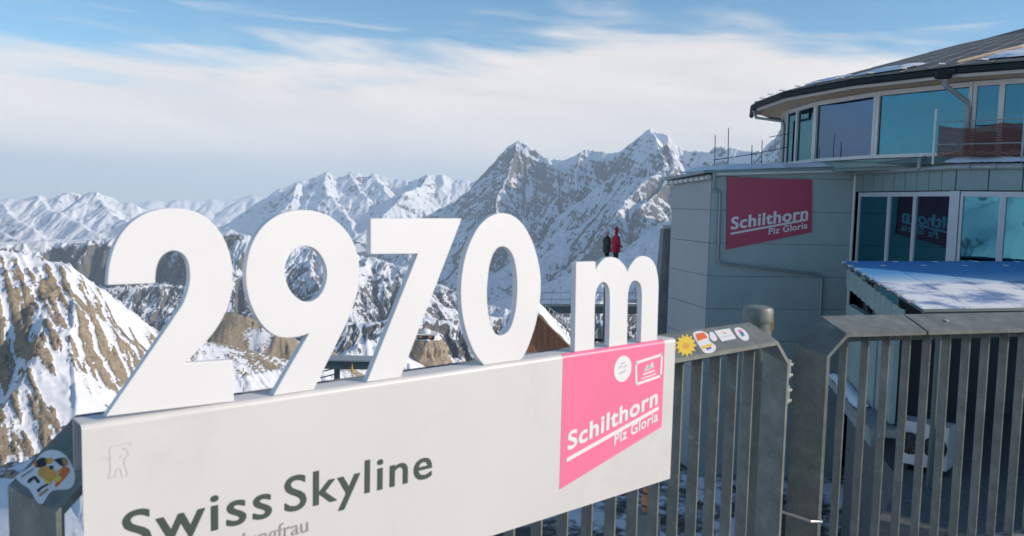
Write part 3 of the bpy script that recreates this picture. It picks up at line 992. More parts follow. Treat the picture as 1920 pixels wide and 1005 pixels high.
def snow_heap(name, poly, base_fn, hgt, n=34, seed=0, parent=None, edge=0.35):
    """a lying snow layer: thickness fades to its ragged edge"""
    P = [Vector((p[0], p[1], 0)) for p in poly]
    xs, ys = [p.x for p in P], [p.y for p in P]
    gx_ = np.linspace(min(xs), max(xs), n)
    gy_ = np.linspace(min(ys), max(ys), n)
    GX, GY = np.meshgrid(gx_, gy_)
    inside = np.zeros(GX.shape, bool)
    dist = np.full(GX.shape, 1e9)
    for a, b in zip(P, P[1:] + P[:1]):
        c = ((a.y > GY) != (b.y > GY)) & (GX < (b.x - a.x) * (GY - a.y) / (b.y - a.y + 1e-12) + a.x)
        inside ^= c
        t = np.clip(((GX - a.x) * (b.x - a.x) + (GY - a.y) * (b.y - a.y)) / max((b - a).length_squared, 1e-9), 0, 1)
        dist = np.minimum(dist, np.hypot(GX - a.x - t * (b.x - a.x), GY - a.y - t * (b.y - a.y)))
    d = np.where(inside, dist, -dist) + fbm(GX * 1.6, GY * 1.6, 4, 700 + seed, 0.6) * edge * 0.7
    th = hgt * np.clip(d / edge, 0, 1) ** 0.5 * (0.75 + 0.5 * fbm(GX * 1.1, GY * 1.1, 4, 720 + seed, 0.55))
    vs, fs, mp_ = [], [], {}

    def vid(i, j, top):
        k = (i, j, top)
        if k not in mp_:
            mp_[k] = len(vs)
            z = base_fn(GX[i, j], GY[i, j])
            vs.append((GX[i, j], GY[i, j], z + (max(th[i, j], 0.004) if top else -0.01)))
        return mp_[k]
    for i in range(n - 1):
        for j in range(n - 1):
            if max(d[i, j], d[i + 1, j], d[i, j + 1], d[i + 1, j + 1]) > 0:
                fs.append((vid(i, j, 1), vid(i, j + 1, 1), vid(i + 1, j + 1, 1), vid(i + 1, j, 1)))
    return mesh_obj(name, vs, fs, M_SNOW, parent, smooth=True)


def roof_z(x, y):
    return zl + 0.055 + (Vector((x, y, 0)) - A0).dot(FRONT.u) * (zr - zl) / 4.42 + 0.01


sh = snow_heap('snow', [FRONT.pt(0.25, 0, 0.1), FRONT.pt(4.4, 0, 0.12), (A1.x + 0.6, A1.y + 3.4), (AL.x + 0.2, AL.y - 0.2)], roof_z, 0.20, 36, 1)
tag(sh, 'snow lying on the flat roof of the grey annex', 'snow', kind='stuff')
# downpipe: from the gutter corner, down, along and into the ground
mb = MB()
pp = [FRONT.pt(-0.02, zl - 0.02, 0.20), FRONT.pt(0.0, zl - 0.42, 0.18), FRONT.pt(0.22, zl - 0.58, 0.10), FRONT.pt(0.23, 0.12, 0.10), FRONT.pt(0.30, -0.02, 0.10), FRONT.pt(3.25, -0.30, 0.10), FRONT.pt(3.47, -0.40, 0.10), FRONT.pt(3.50, -0.55, 0.10), FRONT.pt(3.50, GZ, 0.10)]
mb.tube(pp, 0.045, 10)
dp = mb.build('downpipe', M_ZINC, annex, smooth=True)
for z_ in (1.6, 0.6):
    MB().tube([FRONT.pt(0.23, z_, 0.10), FRONT.pt(0.23, z_ + 0.04, 0.10)], 0.055, 10).build('pipe_clip', M_ZINC, dp)
mb = MB()
mb.tube([FRONT.pt(4.36, zr - 0.02, 0.14), FRONT.pt(4.37, zr - 0.5, 0.10), FRONT.pt(4.37, -2.0, 0.10)], 0.045, 10)
mb.build('downpipe', M_TRIM, annex, smooth=True)
# tapering concrete pier at the far left of the annex
pa, pb = at(1243, 428, 27.5), at(1230, 640, 27.5)
mb = MB()
mb.hexa([(pb.x - 0.25, 27.3, GZ), (pa.x + 0.75, 27.3, GZ), (pa.x + 0.75, 28.3, GZ), (pb.x - 0.25, 28.3, GZ),
         (pa.x, 27.3, pa.z), (pa.x + 0.5, 27.3, pa.z), (pa.x + 0.5, 28.0, pa.z), (pa.x, 28.0, pa.z)])
mb.build('pier', M_CONC, annex, bevel=0.03)
MB().box((pa.x - 0.05, 27.25, pa.z), (0.6, 0, 0), (0, 0.8, 0), (0, 0, 0.10)).build('pier_cap', M_TRIM, annex)

# --- the round restaurant: glazed storey on a many-sided base
rest = empty('round_restaurant', (17.95, 26.5, GZ))
tag(rest, 'round mountain restaurant with panorama windows under a low cone roof', 'building')
RC, RR = Vector((17.95, 26.5, 0)), 9.0
NF = 22
STEP = 2 * math.pi / NF


def rp(t, r, z):
    """t degrees: 0 is the side towards the peaks' left, growing towards the viewer"""
    a = math.radians(t)
    return Vector((RC.x - r * math.cos(a), RC.y - r * math.sin(a), z))


TH = [9.3 + 360.0 / NF * (k - 5) for k in range(NF)]
Z_B, Z_T, Z_E = 3.13, 4.73, 5.1
# base walls
B0 = (A1.x + 0.02, A1.y + 0.0)
B1 = (10.74, 20.0)
B2 = (21.0, 9.13)
W1 = wallframe(B0, B1)
W2 = wallframe(B1, B2)
mb = MB()
mb.prism([(B0[0] + 0.6, B0[1], GZ), (B1[0] + 0.62, B1[1] + 0.25, GZ), (B2[0] + 0.3, B2[1] + 0.6, GZ), (30, 9.5, GZ), (30, 34, GZ), (B0[0] + 0.6, 34, GZ)], (0, 0, 2.0 - GZ + 0.1 - 2.1))
mb.build('wall', M_ROOM, rest)
mb = MB()
mb.prism([(B0[0] + 0.1, B0[1], 2.12), (B1[0] + 0.06, B1[1] + 0.12, 2.12), (B2[0] + 0.1, B2[1] + 0.15, 2.12), (30, 9.5, 2.12), (30, 34, 2.12), (B0[0] + 0.1, 34, 2.12)], (0, 0, 0.62))
mb.build('wall', M_JOINT, rest)
# the room behind the lower windows
mb = MB()
mb.box((B0[0] + 3.5, 19, -0.6), (0.2, 0, 0), (0, 10, 0), (0, 0, 2.7))
mb.box((B0[0] + 0.5, 29, -0.6), (6, 0, 0), (0, 0.2, 0), (0, 0, 2.7))
mb.build('room_wall', M_ROOM, rest)
# standing-seam fascia panels over the windows
for W, nP in ((W1, 9), (W2, 21)):
    wd = W.L / nP
    for i in range(nP):
        mb = slab(MB(), W, i * wd + 0.012, (i + 1) * wd - 0.012, 2.17, 2.66, 0.0, 0.035)
        mb.build('panel', M_SEAM, rest)
# gutter along the fascia
mb = MB()
mb.tube([W1.pt(0.1, 2.72, 0.09), W1.pt(W1.L, 2.72, 0.09), W2.pt(W2.L, 2.72, 0.09)], 0.07, 10)
gut = mb.build('gutter', M_ZINC, rest, smooth=True)
for k in range(9):
    c = W2.pt(0.3 + k * 0.55, 2.72, 0.09)
    MB().tube([c - W2.u * 0.02, c + W2.u * 0.02], 0.082, 10).build('gutter_joint', M_ZINC, gut)
# low roof strip between gutter and glazed storey
mb = MB()
mb.hexa([W1.pt(0.0, 2.74, 0.02), W1.pt(W1.L, 2.74, 0.02), rp(40, RR + 0.05, 2.74), rp(10, RR + 0.05, 2.74),
         W1.pt(0.0, 2.80, 0.02), W1.pt(W1.L, 2.80, 0.02), rp(40, RR + 0.05, 3.06), rp(10, RR + 0.05, 3.06)])
mb.build('low_roof', M_SEAM, rest)
mb = MB()
mb.hexa([W2.pt(0.0, 2.74, 0.02), W2.pt(W2.L, 2.74, 0.02), rp(82, RR + 0.05, 2.74), rp(40, RR + 0.05, 2.74),
         W2.pt(0.0, 2.80, 0.02), W2.pt(W2.L, 2.80, 0.02), rp(82, RR + 0.05, 2.86), rp(40, RR + 0.05, 2.86)])
mb.build('low_roof', M_SEAM, rest)


def low_z(x, y):
    return 2.83


sh = snow_heap('snow', [W2.pt(-0.35, 0, -0.05), W2.pt(4.6, 0, -0.05), rp(70, RR + 0.2, 0), rp(40, RR + 0.12, 0)], low_z, 0.22, 34, 2, edge=0.25)
tag(sh, 'snow lying on the low roof strip below the panorama windows', 'snow', kind='stuff')
# overflow pipe stub
MB().tube([rp(35.5, RR + 0.1, 3.02), rp(35.5, RR + 0.35, 2.96), rp(35.7, RR + 0.42, 2.70)], 0.05, 8).build('overflow_pipe', M_ZINC, rest, smooth=True)
# lower windows
for W, cuts, zb in ((W1, [0.06, 0.40, 0.655, 0.995], -0.4), (W2, [0.008 + 0.0615 * k for k in range(17)], -0.4)):
    for a, b in zip(cuts[:-1], cuts[1:]):
        u0_, u1_ = a * W.L, b * W.L
        win = MB()
        fw = 0.065
        slab(win, W, u0_ + 0.002, u0_ + fw, zb, 2.14, -0.06, 0.03)
        slab(win, W, u1_ - fw, u1_ - 0.002, zb, 2.14, -0.06, 0.03)
        slab(win, W, u0_ + fw, u1_ - fw, 2.02, 2.14, -0.06, 0.03)
        slab(win, W, u0_ + fw, u1_ - fw, zb, zb + 0.09, -0.06, 0.03)
        wo_ = win.build('window', M_FRAME, rest)
        slab(MB(), W, u0_ + fw, u1_ - fw, zb + 0.09, 2.02, -0.03, -0.02).build('pane', M_GLASS, wo_)
slab(MB(), W2, -0.12, 0.10, -0.4, 2.15, -0.08, 0.045).build('corner_post', M_FRAME, rest)
# glazed storey
mb = MB()
mb.prism([rp(t, RR - 0.02, 0) + Vector((0, 0, Z_B - 0.30)) for t in TH], (0, 0, 0.20))
mb.build('floor_slab', M_SEAM, rest)
mb = MB()
mb.prism([rp(t, RR - 4.5, Z_B - 0.1) for t in TH], (0, 0, Z_T - Z_B + 0.5))
mb.build('core_wall', M_ROOM, rest)
for k in range(NF):
    t0, t1 = TH[k], TH[(k + 1) % NF] if k < NF - 1 else TH[0] + 360
    if not (-30 < (t0 + t1) / 2 < 110):
        continue
    W = wallframe(rp(t0, RR, 0), rp(t1, RR, 0))
    win = MB()
    pw = 0.085
    slab(win, W, 0.0, pw, Z_B - 0.08, Z_T + 0.12, -0.10, 0.05)
    slab(win, W, W.L - pw, W.L - 0.004, Z_B - 0.08, Z_T + 0.12, -0.10, 0.05)
    slab(win, W, pw, W.L - pw, Z_T, Z_T + 0.12, -0.08, 0.045)
    slab(win, W, pw, W.L - pw, Z_B - 0.08, Z_B + 0.01, -0.08, 0.045)
    divs = [pw, W.L - pw]
    if k == 4: divs = [pw, 1.05, W.L - pw]
    if k >= 7: divs = [pw, 0.62, W.L - pw]
    for d0 in divs[1:-1]:
        slab(win, W, d0 - 0.06, d0 + 0.06, Z_B + 0.01, Z_T, -0.08, 0.045)
    wo_ = win.build('window', M_TRIM, rest)
    for d0, d1 in zip(divs[:-1], divs[1:]):
        a_ = d0 + (0.06 if d0 != pw else 0.0)
        b_ = d1 - (0.06 if d1 != W.L - pw else 0.0)
        slab(MB(), W, a_, b_, Z_B + 0.01, Z_T, -0.03, -0.02).build('pane', M_GLASS_VIO if k == 5 else M_GLASS_UP, wo_)
# soffit: wooden boards running round under the eave
OV = 1.0
for k in range(3, 12):
    t0, t1 = TH[k], TH[k] + 360.0 / NF
    for j in range(4):
        r0, r1 = RR + 0.0 + j * 0.24 + 0.004, RR + (j + 1) * 0.24 - 0.004
        zz0 = Z_T + 0.14 + 0.04 * j
        a, b, c, d = rp(t0, r0, zz0), rp(t1, r0, zz0), rp(t1, r1, zz0 + 0.04), rp(t0, r1, zz0 + 0.04)
        MB().hexa([a, b, c, d, a + Vector((0, 0, 0.03)), b + Vector((0, 0, 0.03)), c + Vector((0, 0, 0.03)), d + Vector((0, 0, 0.03))]).build('soffit_board', M_SOFFIT, rest)
# fascia, gutter, roof
ap = Vector((RC.x, RC.y, 8.05))
roof2 = None
mb = MB()
for k in range(NF):
    t0, t1 = TH[k], TH[k] + 360.0 / NF
    a, b = rp(t0, RR + OV, Z_E), rp(t1, RR + OV, Z_E)
    mb.add([a, b, ap], [(0, 1, 2)])
roof2 = mb.build('roof', M_JOINT, rest)
sl_ = (ap.z - Z_E) / (RR + OV)
for k in range(3, 11):
    for q in range(4):
        t0 = TH[k] + 360.0 / NF * q / 4
        t1 = TH[k] + 360.0 / NF * (q + 1) / 4
        for j in range(6):
            r1, r0 = RR + OV + 0.06 - j * 0.95, RR + OV + 0.06 - (j + 1) * 0.95 - 0.04
            ps = []
            Ak, Bk = rp(TH[k], 1, 0) - RC, rp(TH[k] + 360.0 / NF, 1, 0) - RC

            def fp(f, r, lift):
                d = Ak.lerp(Bk, f)
                return Vector((RC.x + d.x * r, RC.y + d.y * r, Z_E + (RR + OV - r) * sl_ + lift))
            f0, f1 = q / 4 + 0.010, (q + 1) / 4 - 0.010
            ps = [fp(f0, r1, 0.012), fp(f1, r1, 0.012), fp(f1, r0, 0.004), fp(f0, r0, 0.004)]
            MB().hexa(ps + [p + Vector((0, 0, 0.035)) for p in ps]).build('roof_panel', M_ROOF, roof2)
    t0, t1 = TH[k], TH[k] + 360.0 / NF
    a, b = rp(t0, RR + OV + 0.10, Z_E - 0.12), rp(t1, RR + OV + 0.10, Z_E - 0.12)
    MB().tube([a, b], 0.08, 10).build('gutter', M_DARK, roof2, smooth=True)
    a, b = rp(t0, RR + OV - 0.04, Z_E - 0.25), rp(t1, RR + OV - 0.04, Z_E - 0.25)
    MB().hexa([a, b, b + Vector((0, 0.04, 0)), a + Vector((0, 0.04, 0)), a + Vector((0, 0, 0.22)), b + Vector((0, 0, 0.22)), b + Vector((0, 0.04, 0.22)), a + Vector((0, 0.04, 0.22))]).build('fascia_board', M_TRIM, roof2)
    for q in range(3):
        c = rp(t0 + (q + 0.5) * 360.0 / NF / 3, RR + OV - 0.02, Z_E + 0.10)
        MB().box(c, (0.16, 0.02, 0), (0, 0.05, 0), (0, 0, 0.035)).build('snow_guard', M_TRIM, roof2)
# batten and cable line on the roof
MB().tube([rp(41, RR + 0.7, 5.24), rp(47, RR - 0.8, 5.72), rp(52, RR - 2.6, 6.25)], 0.05, 6).build('roof_batten', M_SOFFIT, roof2)
# rainwater pipes from the eave
mb = MB()
mb.tube([rp(40.2, RR + OV + 0.02, Z_E - 0.18), rp(40.2, RR + OV - 0.05, Z_E - 0.42), rp(41.6, RR + 0.22, Z_E - 0.75), rp(41.7, RR + 0.14, Z_E - 0.95), rp(41.7, RR + 0.14, 2.85)], 0.065, 10)
mb.build('rain_pipe', M_ZINC, rest, smooth=True)
MB().box(rp(40.2, RR + OV + 0.1, Z_E - 0.28) + Vector((-0.17, -0.1, 0)), (0.34, 0, 0), (0, 0.2, 0), (0, 0, 0.18)).build('rain_head', M_DARK, rest, bevel=0.02)
mb = MB()
mb.tube([rp(-9, RR + OV + 0.02, Z_E - 0.2), rp(-8.5, RR + OV - 0.06, Z_E - 0.45), rp(-5.5, RR + 0.15, Z_E - 0.62), rp(-5.2, RR + 0.12, Z_E - 0.8), rp(-5.2, RR + 0.12, 2.7)], 0.05, 10)
mb.build('rain_pipe', M_ZINC, rest, smooth=True)
for t in (-7.6, -3.2):
    MB().tube([rp(t, RR + 0.1, 2.7), rp(t, RR + 0.1, Z_T + 0.1)], 0.035, 8).build('rain_pipe', M_TRIM, rest, smooth=True)


def roof2_z(x, y):
    d = math.hypot(x - RC.x, y - RC.y)
    return Z_E + (RR + OV - d) * sl_ + 0.05


for i, (t0, t1, r0, r1) in enumerate([(43.5, 52, 9.6, 8.3), (24, 33, 9.75, 9.1), (51.5, 62, 9.4, 8.0), (13, 20, 9.8, 9.3)]):
    sh = snow_heap('snow', [rp(t0, r0, 0), rp(t1, r0, 0), rp(t1 + 2, r1, 0), rp(t0 + 4, r1, 0)], roof2_z, 0.09, 30, 10 + i, edge=0.22)
    tag(sh, ['thick snow patch on the round roof above the net railing', 'thin snow streak along the round roof edge above the middle pane',
             'snow patch at the far right of the round roof', 'thin snow streak near the left end of the round roof'][i], 'snow', kind='stuff')
# ceiling lamps inside: small warm lit bulbs seen through the panes
mlamp, tl, ol = mat_new('lamp_glow')
em = tl.n('ShaderNodeEmission')
em.inputs[0].default_value = (1.0, 0.82, 0.55, 1)
em.inputs[1].default_value = 2.0
tl.l(em.outputs[0], ol.inputs[0])
for i, (t, r, z_) in enumerate([(16, 7.4, 4.25), (20, 7.0, 4.1), (27, 7.2, 4.2), (31, 6.8, 4.05), (36, 7.3, 4.15), (12, 7.2, 4.0), (46, 7.4, 4.1)]):
    c = rp(t, r, z_)
    mb = MB()
    mb.tube([c + Vector((0, 0, -0.05)), c + Vector((0, 0, -0.03)), c, c + Vector((0, 0, 0.03)), c + Vector((0, 0, 0.05))], [0.01, 0.035, 0.045, 0.035, 0.01], 10)
    b_ = mb.build('pendant_lamp', mlamp, rest, smooth=True)
    MB().tube([c + Vector((0, 0, 0.05)), Vector((c.x, c.y, Z_T + 0.3))], 0.006, 5).build('cord', M_BLACK, b_)
# tables with pale cloths by the panes
for i, t in enumerate((18, 24, 33, 37)):
    c = rp(t, 7.6, Z_B + 0.55)
    mb = MB()
    mb.tube([c, c + Vector((0, 0, 0.03))], 0.42, 18)
    mb.tube([c + Vector((0, 0, -0.6)), c], 0.04, 8)
    mb.build('table', M_TRIM, rest)
mb = MB()
mb.prism([rp(t, RR - 0.12, Z_T + 0.10) for t in TH], (0, 0, 0.06))
mb.build('ceiling', M_TRIM, rest)

# --- net railing on the low roof
rail = empty('net_railing', tuple(rp(40.5, RR + 0.75, 2.85)))
tag(rail, 'white-posted railing with red-brown netting below the panorama windows', 'railing')
Wn = wallframe(rp(38.6, RR + 0.72, 0), rp(58, RR + 0.72, 0))
for u in (0.0, 1.9, 3.0):
    MB().tube([Wn.pt(u, 2.80, 0), Wn.pt(u, 4.16, 0)], 0.028, 8).build('post', M_TRIM if u == 0 else M_ZINC, rail, smooth=True)
for z_ in (3.28, 3.83):
    MB().tube([Wn.pt(0, z_, 0), Wn.pt(3.0, z_, 0)], 0.016, 6).build('rail', M_ZINC, rail)
mnet, tn, on = mat_new('brown_net')
pbs = tn.n('ShaderNodeBsdfPrincipled')
pbs.inputs['Base Color'].default_value = (0.16, 0.055, 0.04, 1)
pbs.inputs['Roughness'].default_value = 0.9
trn = tn.n('ShaderNodeBsdfTransparent')
mxn = tn.n('ShaderNodeMixShader')
gn = tn.n('ShaderNodeNewGeometry')
chk = tn.n('ShaderNodeTexWave', wave_type='BANDS', bands_direction='DIAGONAL')
chk.inputs['Scale'].default_value = 9.0
tn.l(gn.outputs['Position'], chk.inputs['Vector'])
tn.l(tn.math('ADD', 0.35, tn.math('MULTIPLY', chk.outputs['Fac'], 0.4)), mxn.inputs[0])
tn.l(trn.outputs[0], mxn.inputs[1])
tn.l(pbs.outputs[0], mxn.inputs[2])
tn.l(mxn.outputs[0], on.inputs[0])
vs, fs = [], []
nu_ = 24
for i in range(nu_ + 1):
    u = 0.08 + 2.9 * i / nu_
    sag = 0.12 * math.sin(math.pi * min(1, (u % 1.45) / 1.45))
    vs += [Wn.pt(u, 2.98, -0.01 - 0.03 * math.sin(i * 1.1)), Wn.pt(u, 3.78 - sag, -0.01 - 0.03 * math.sin(i * 1.3))]
for i in range(nu_):
    fs.append((2 * i, 2 * i + 2, 2 * i + 3, 2 * i + 1))
nt = mesh_obj('net', vs, fs, mnet, rail)
sol = nt.modifiers.new('t', 'SOLIDIFY')
sol.thickness = 0.006

# --- red board on the annex
red = empty('wall_sign', tuple(FRONT.pt(1.6, 0.2, 0.04)))
tag(red, 'dark red slanted board with white lettering on the grey annex wall', 'sign')


class WF:
    def __init__(self, W, w0):
        self.W, self.w0, self.u, self.n = W, w0, W.u, W.n
        self.o = W.o

    def __call__(self, u, v, w_=0.0):
        return self.W.pt(u, v, self.w0 + w_)

    def uv(self, x, y):
        d = ray(x, y)
        p0 = self.W.pt(0, 0, self.w0)
        p = Vector((0, 0, ZC)) + d * ((p0 - Vector((0, 0, ZC))).dot(self.n) / d.dot(self.n))
        return ((p - self.o).dot(self.u), p.z)


RB = WF(FRONT, 0.075)
r_tl, r_tr, r_br, r_bl = RB.uv(1363.5, 332), RB.uv(1523, 337), RB.uv(1522, 435), RB.uv(1362, 468)
LATE = []


def red_board():
    plate('board', [[r_bl, r_br, r_tr, r_tl]], RB, 0.0, 0.04, M_RED, red)
    a, b = RB.uv(1370, 430), RB.uv(1515, 407)
    lettering('logo_lettering', 'Schilthorn', RB, a[0], a[1], 0.36, 0.001, M_WHITE, red, bold=0.034, width=b[0] - a[0], shear=(b[1] - a[1]) / (b[0] - a[0]) * 0.9, thick=0.006)
    c, d = RB.uv(1441, 440), RB.uv(1514, 427)
    lettering('logo_small_lettering', 'Piz Gloria', RB, c[0], c[1], 0.195, 0.001, M_WHITE, red, bold=0.028, width=d[0] - c[0], shear=(d[1] - c[1]) / (d[0] - c[0]) * 0.95, thick=0.006)
    e, f = RB.uv(1370, 437), RB.uv(1514, 410.5)
    hh_ = 0.05
    mb_ = MB()
    mb_.prism([RB(e[0], e[1] - hh_, 0.001), RB(f[0], f[1] - hh_, 0.001), RB(f[0], f[1] + 0.01, 0.001), RB(e[0], e[1] + 0.01, 0.001)], FRONT.n * 0.006)
    mb_.build('logo_underline', M_WHITE, red)


LATE.append(red_board)

# --- porch with a glass roof coloured in a pattern of sky and clouds
porch = empty('porch', (8.0, 16.0, GZ))
tag(porch, 'low porch with a glass roof patterned with clouds and blue sky', 'porch')
cb, cf = at(1580, 492, 19.0), at(1730, 580, 13.0)
CB = Vector((cb.x, cb.y, cb.z))
CFp = Vector((cf.x, cf.y, cf.z))
ex_b, ex_f = at(1960, 492, 18.6), at(2160, 574, 13.4)
mskypat, tp_, op_ = mat_new('sky_pattern')
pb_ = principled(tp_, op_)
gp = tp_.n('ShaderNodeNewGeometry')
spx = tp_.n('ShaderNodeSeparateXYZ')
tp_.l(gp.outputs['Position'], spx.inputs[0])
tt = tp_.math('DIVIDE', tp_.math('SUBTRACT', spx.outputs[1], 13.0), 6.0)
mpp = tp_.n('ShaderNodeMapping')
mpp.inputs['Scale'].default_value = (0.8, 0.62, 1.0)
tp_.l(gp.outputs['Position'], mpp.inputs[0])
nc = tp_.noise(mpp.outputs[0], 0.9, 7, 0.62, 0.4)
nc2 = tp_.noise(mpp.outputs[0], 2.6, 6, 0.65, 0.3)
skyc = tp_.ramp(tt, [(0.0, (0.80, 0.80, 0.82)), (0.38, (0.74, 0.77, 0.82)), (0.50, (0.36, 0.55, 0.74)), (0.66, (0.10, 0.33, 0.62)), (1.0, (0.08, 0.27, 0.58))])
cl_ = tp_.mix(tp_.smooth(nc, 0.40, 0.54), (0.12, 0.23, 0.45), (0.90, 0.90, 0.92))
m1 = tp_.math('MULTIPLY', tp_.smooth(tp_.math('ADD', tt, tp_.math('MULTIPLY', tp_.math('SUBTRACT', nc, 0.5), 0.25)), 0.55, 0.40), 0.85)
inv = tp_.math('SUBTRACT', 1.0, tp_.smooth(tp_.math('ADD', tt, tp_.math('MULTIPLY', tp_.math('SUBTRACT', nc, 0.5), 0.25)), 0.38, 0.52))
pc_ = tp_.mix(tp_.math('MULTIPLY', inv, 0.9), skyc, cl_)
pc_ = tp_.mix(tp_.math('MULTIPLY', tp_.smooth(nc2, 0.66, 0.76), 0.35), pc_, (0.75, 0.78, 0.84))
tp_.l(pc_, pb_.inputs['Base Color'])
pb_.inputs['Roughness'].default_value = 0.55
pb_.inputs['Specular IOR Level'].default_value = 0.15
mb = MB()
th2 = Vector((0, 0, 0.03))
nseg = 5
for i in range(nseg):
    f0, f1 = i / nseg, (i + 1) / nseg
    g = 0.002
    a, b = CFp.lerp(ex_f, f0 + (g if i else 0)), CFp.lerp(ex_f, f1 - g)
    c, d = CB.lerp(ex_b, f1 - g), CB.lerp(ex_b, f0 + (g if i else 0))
    MB().hexa([a, b, c, d, a + th2, b + th2, c + th2, d + th2]).build('glass_sheet', mskypat, porch)
mb = MB()
e0 = Vector((0, 0, -0.09))
MB().tube([CFp + e0 * 0.4, ex_f + e0 * 0.4], 0.045, 6).build('edge_beam', M_STEELG, porch)
eb = MB().tube([CFp + e0 * 0.4 + Vector((0.05, 0, 0)), CB + e0 * 0.4 + Vector((0.05, 0, 0))], 0.04, 6).build('edge_beam', M_STEELG, porch)
for k in range(9):
    c = CB.lerp(CFp, (k + 0.3) / 9.2)
    MB().box(c + Vector((-0.05, -0.03, 0.0)), (0.10, 0, 0), (0, 0.06, 0), (0, 0, 0.05)).build('edge_clip', M_STEEL, eb)
for k in range(10):
    c = CB.lerp(ex_b, (k + 0.5) / 10).lerp(CFp.lerp(ex_f, (k + 0.5) / 10), 0.03 + 0.12 * (k % 2))
    MB().box(c + Vector((0, 0, 0.03)), (0.09, 0, 0), (0, 0.10, 0), (0, 0, 0.02)).build('snow_guard', M_TRIM, porch)
# clad side under the left edge, falling to the front
PWs = wallframe((CB.x + 0.12, CB.y - 0.05), (CFp.x + 0.12, CFp.y + 0.8))
npn = 12
for i in range(npn):
    u0_, u1_ = i * PWs.L / npn + 0.012, (i + 1) * PWs.L / npn - 0.012
    f0 = i / npn
    z1 = CB.z + (CFp.z - CB.z) * (i + 1) / npn - 0.12
    slab(MB(), PWs, u0_, u1_, z1 - 0.42, z1, 0.0, 0.03).build('panel', M_SEAM, porch)
W3 = PWs
slab(MB(), W3, 0.1, W3.L * 0.62, -3.0, CFp.z - 0.62, -0.15, 0.0).build('wall', M_SEAM, porch)
for i in range(3):
    slab(MB(), W3, W3.L * 0.62 + i * 0.42 + 0.02, W3.L * 0.62 + (i + 1) * 0.42 - 0.02, -2.2, CFp.z - 0.62, -0.12, -0.03).build('panel', M_SEAM, porch)
slab(MB(), W3, -0.3, W3.L * 0.9, -2.4, -2.25, -0.15, 0.35).build('ledge', M_CONC, porch)
# back wall near-black: the shadow under the roof is put into the colour
mb = MB()
mb.box((CB.x + 0.5, 18.7, -3.0), (6.0, 0, 0), (0, 0.2, 0), (0, 0, 3.2))
mb.build('back_wall', M_ROOM, porch)
wpane = MB()
for x_, w_ in ((8.3, 0.55), (9.6, 0.5)):
    wpane = MB().box((x_, 18.6, -0.75), (w_, 0, 0), (0, 0.08, 0), (0, 0, 0.7))
    wf_ = wpane.build('window', M_FRAME, porch)
    MB().box((x_ + 0.05, 18.57, -0.70), (w_ - 0.1, 0, 0), (0, 0.02, 0), (0, 0, 0.6)).build('pane', M_GLASS, wf_)
for x_, y_ in ((CFp.x + 0.5, CFp.y + 0.4), (CFp.x + 3.4, CFp.y + 0.5)):
    MB().tube([(x_, y_, -3.0), (x_, y_, CFp.z - 0.05)], 0.05, 8).build('post', M_STEELG, porch)
sh = snow_heap('snow', [W3.pt(0.0, 0, 0.02), W3.pt(W3.L * 0.6, 0, 0.02), W3.pt(W3.L * 0.6, 0, 0.3), W3.pt(0.0, 0, 0.3)], lambda x, y: -2.25, 0.10, 26, 31, edge=0.15)
tag(sh, 'snow on the narrow ledge beside the porch wall', 'snow', kind='stuff')
# flat gravel roof with the cooling unit
lowr = MB()
lowr.prism([(5.6, 12.0, GZ), (11.5, 9.0, GZ), (14.5, 14.5, GZ), (10.5, 19.0, GZ), (CB.x + 0.15, 18.6, GZ), (CFp.x + 0.15, 13.6, GZ)], (0, 0, -3.0 - GZ))
tag(lowr.build('low_roof_building', M_GRAVEL), 'dark flat gravel roof below the terrace holding the cooling unit', 'building')


def bake_ac():
    a0 = at(1686, 800, 14.6)
    ac = empty('cooling_unit', (a0.x, a0.y, -3.0))
    tag(ac, 'white outdoor cooling unit with two round fans behind the fence bars', 'cooling unit')
    W = wallframe((at(1683, 800, 14.5).x, 14.5), (at(1778, 830, 13.95).x, 13.95))
    z0_, z1_ = -3.0 + 0.12, at(1690, 776, 14.9).z
    H_ = z1_ - z0_
    slab(MB(), W, 0, W.L, z0_, z1_, -0.45, 0.0).build('casing', M_AC, ac, bevel=0.008)
    slab(MB(), W, 0.05, 0.2, -3.0, z0_, -0.4, -0.05).build('foot', M_BLACK, ac)
    slab(MB(), W, W.L - 0.2, W.L - 0.05, -3.0, z0_, -0.4, -0.05).build('foot', M_BLACK, ac)
    r_ = min(W.L * 0.23, H_ * 0.42)
    for cx_ in (W.L * 0.27, W.L * 0.76):
        c = W.pt(cx_, (z0_ + z1_) / 2, 0)
        fr_ = Frame((c.x, c.y, c.z), W.u)
        f_ = plate('fan', [disc(0, 0, r_, r_)], fr_, 0.012, 0.010, M_BLACK, ac)
        for k in range(5):
            a_ = 2 * math.pi * k / 5
            bl = [(0.03 * math.cos(a_ + 1.2), 0.03 * math.sin(a_ + 1.2)), (r_ * 0.93 * math.cos(a_), r_ * 0.93 * math.sin(a_)), (r_ * 0.93 * math.cos(a_ + 0.55), r_ * 0.93 * math.sin(a_ + 0.55))]
            plate('blade', [bl], fr_, 0.02, 0.006, M_JOINT, f_)
        mb_ = MB()
        for q_ in (0.35, 0.6, 0.85, 1.0):
            ring = [fr_(*p, 0.032) for p in disc(0, 0, r_ * q_, r_ * q_, 20)]
            mb_.tube(ring + [ring[0]], 0.006, 4, cap=False)
        mb_.build('grille', M_DARK, f_)


LATE.append(bake_ac)

# ---------------------------------------------------------------- terrace deck, fences and the height sign
UP = Vector((0, 0, 1))
S0 = at_z(153, 797, 1.15)
S1 = at_z(1264, 635, 1.15)
SU = (S1 - S0).normalized()
SN = Vector((SU.y, -SU.x, 0))          # faces the viewer
S_LEN, S_H = 2.03, 0.54


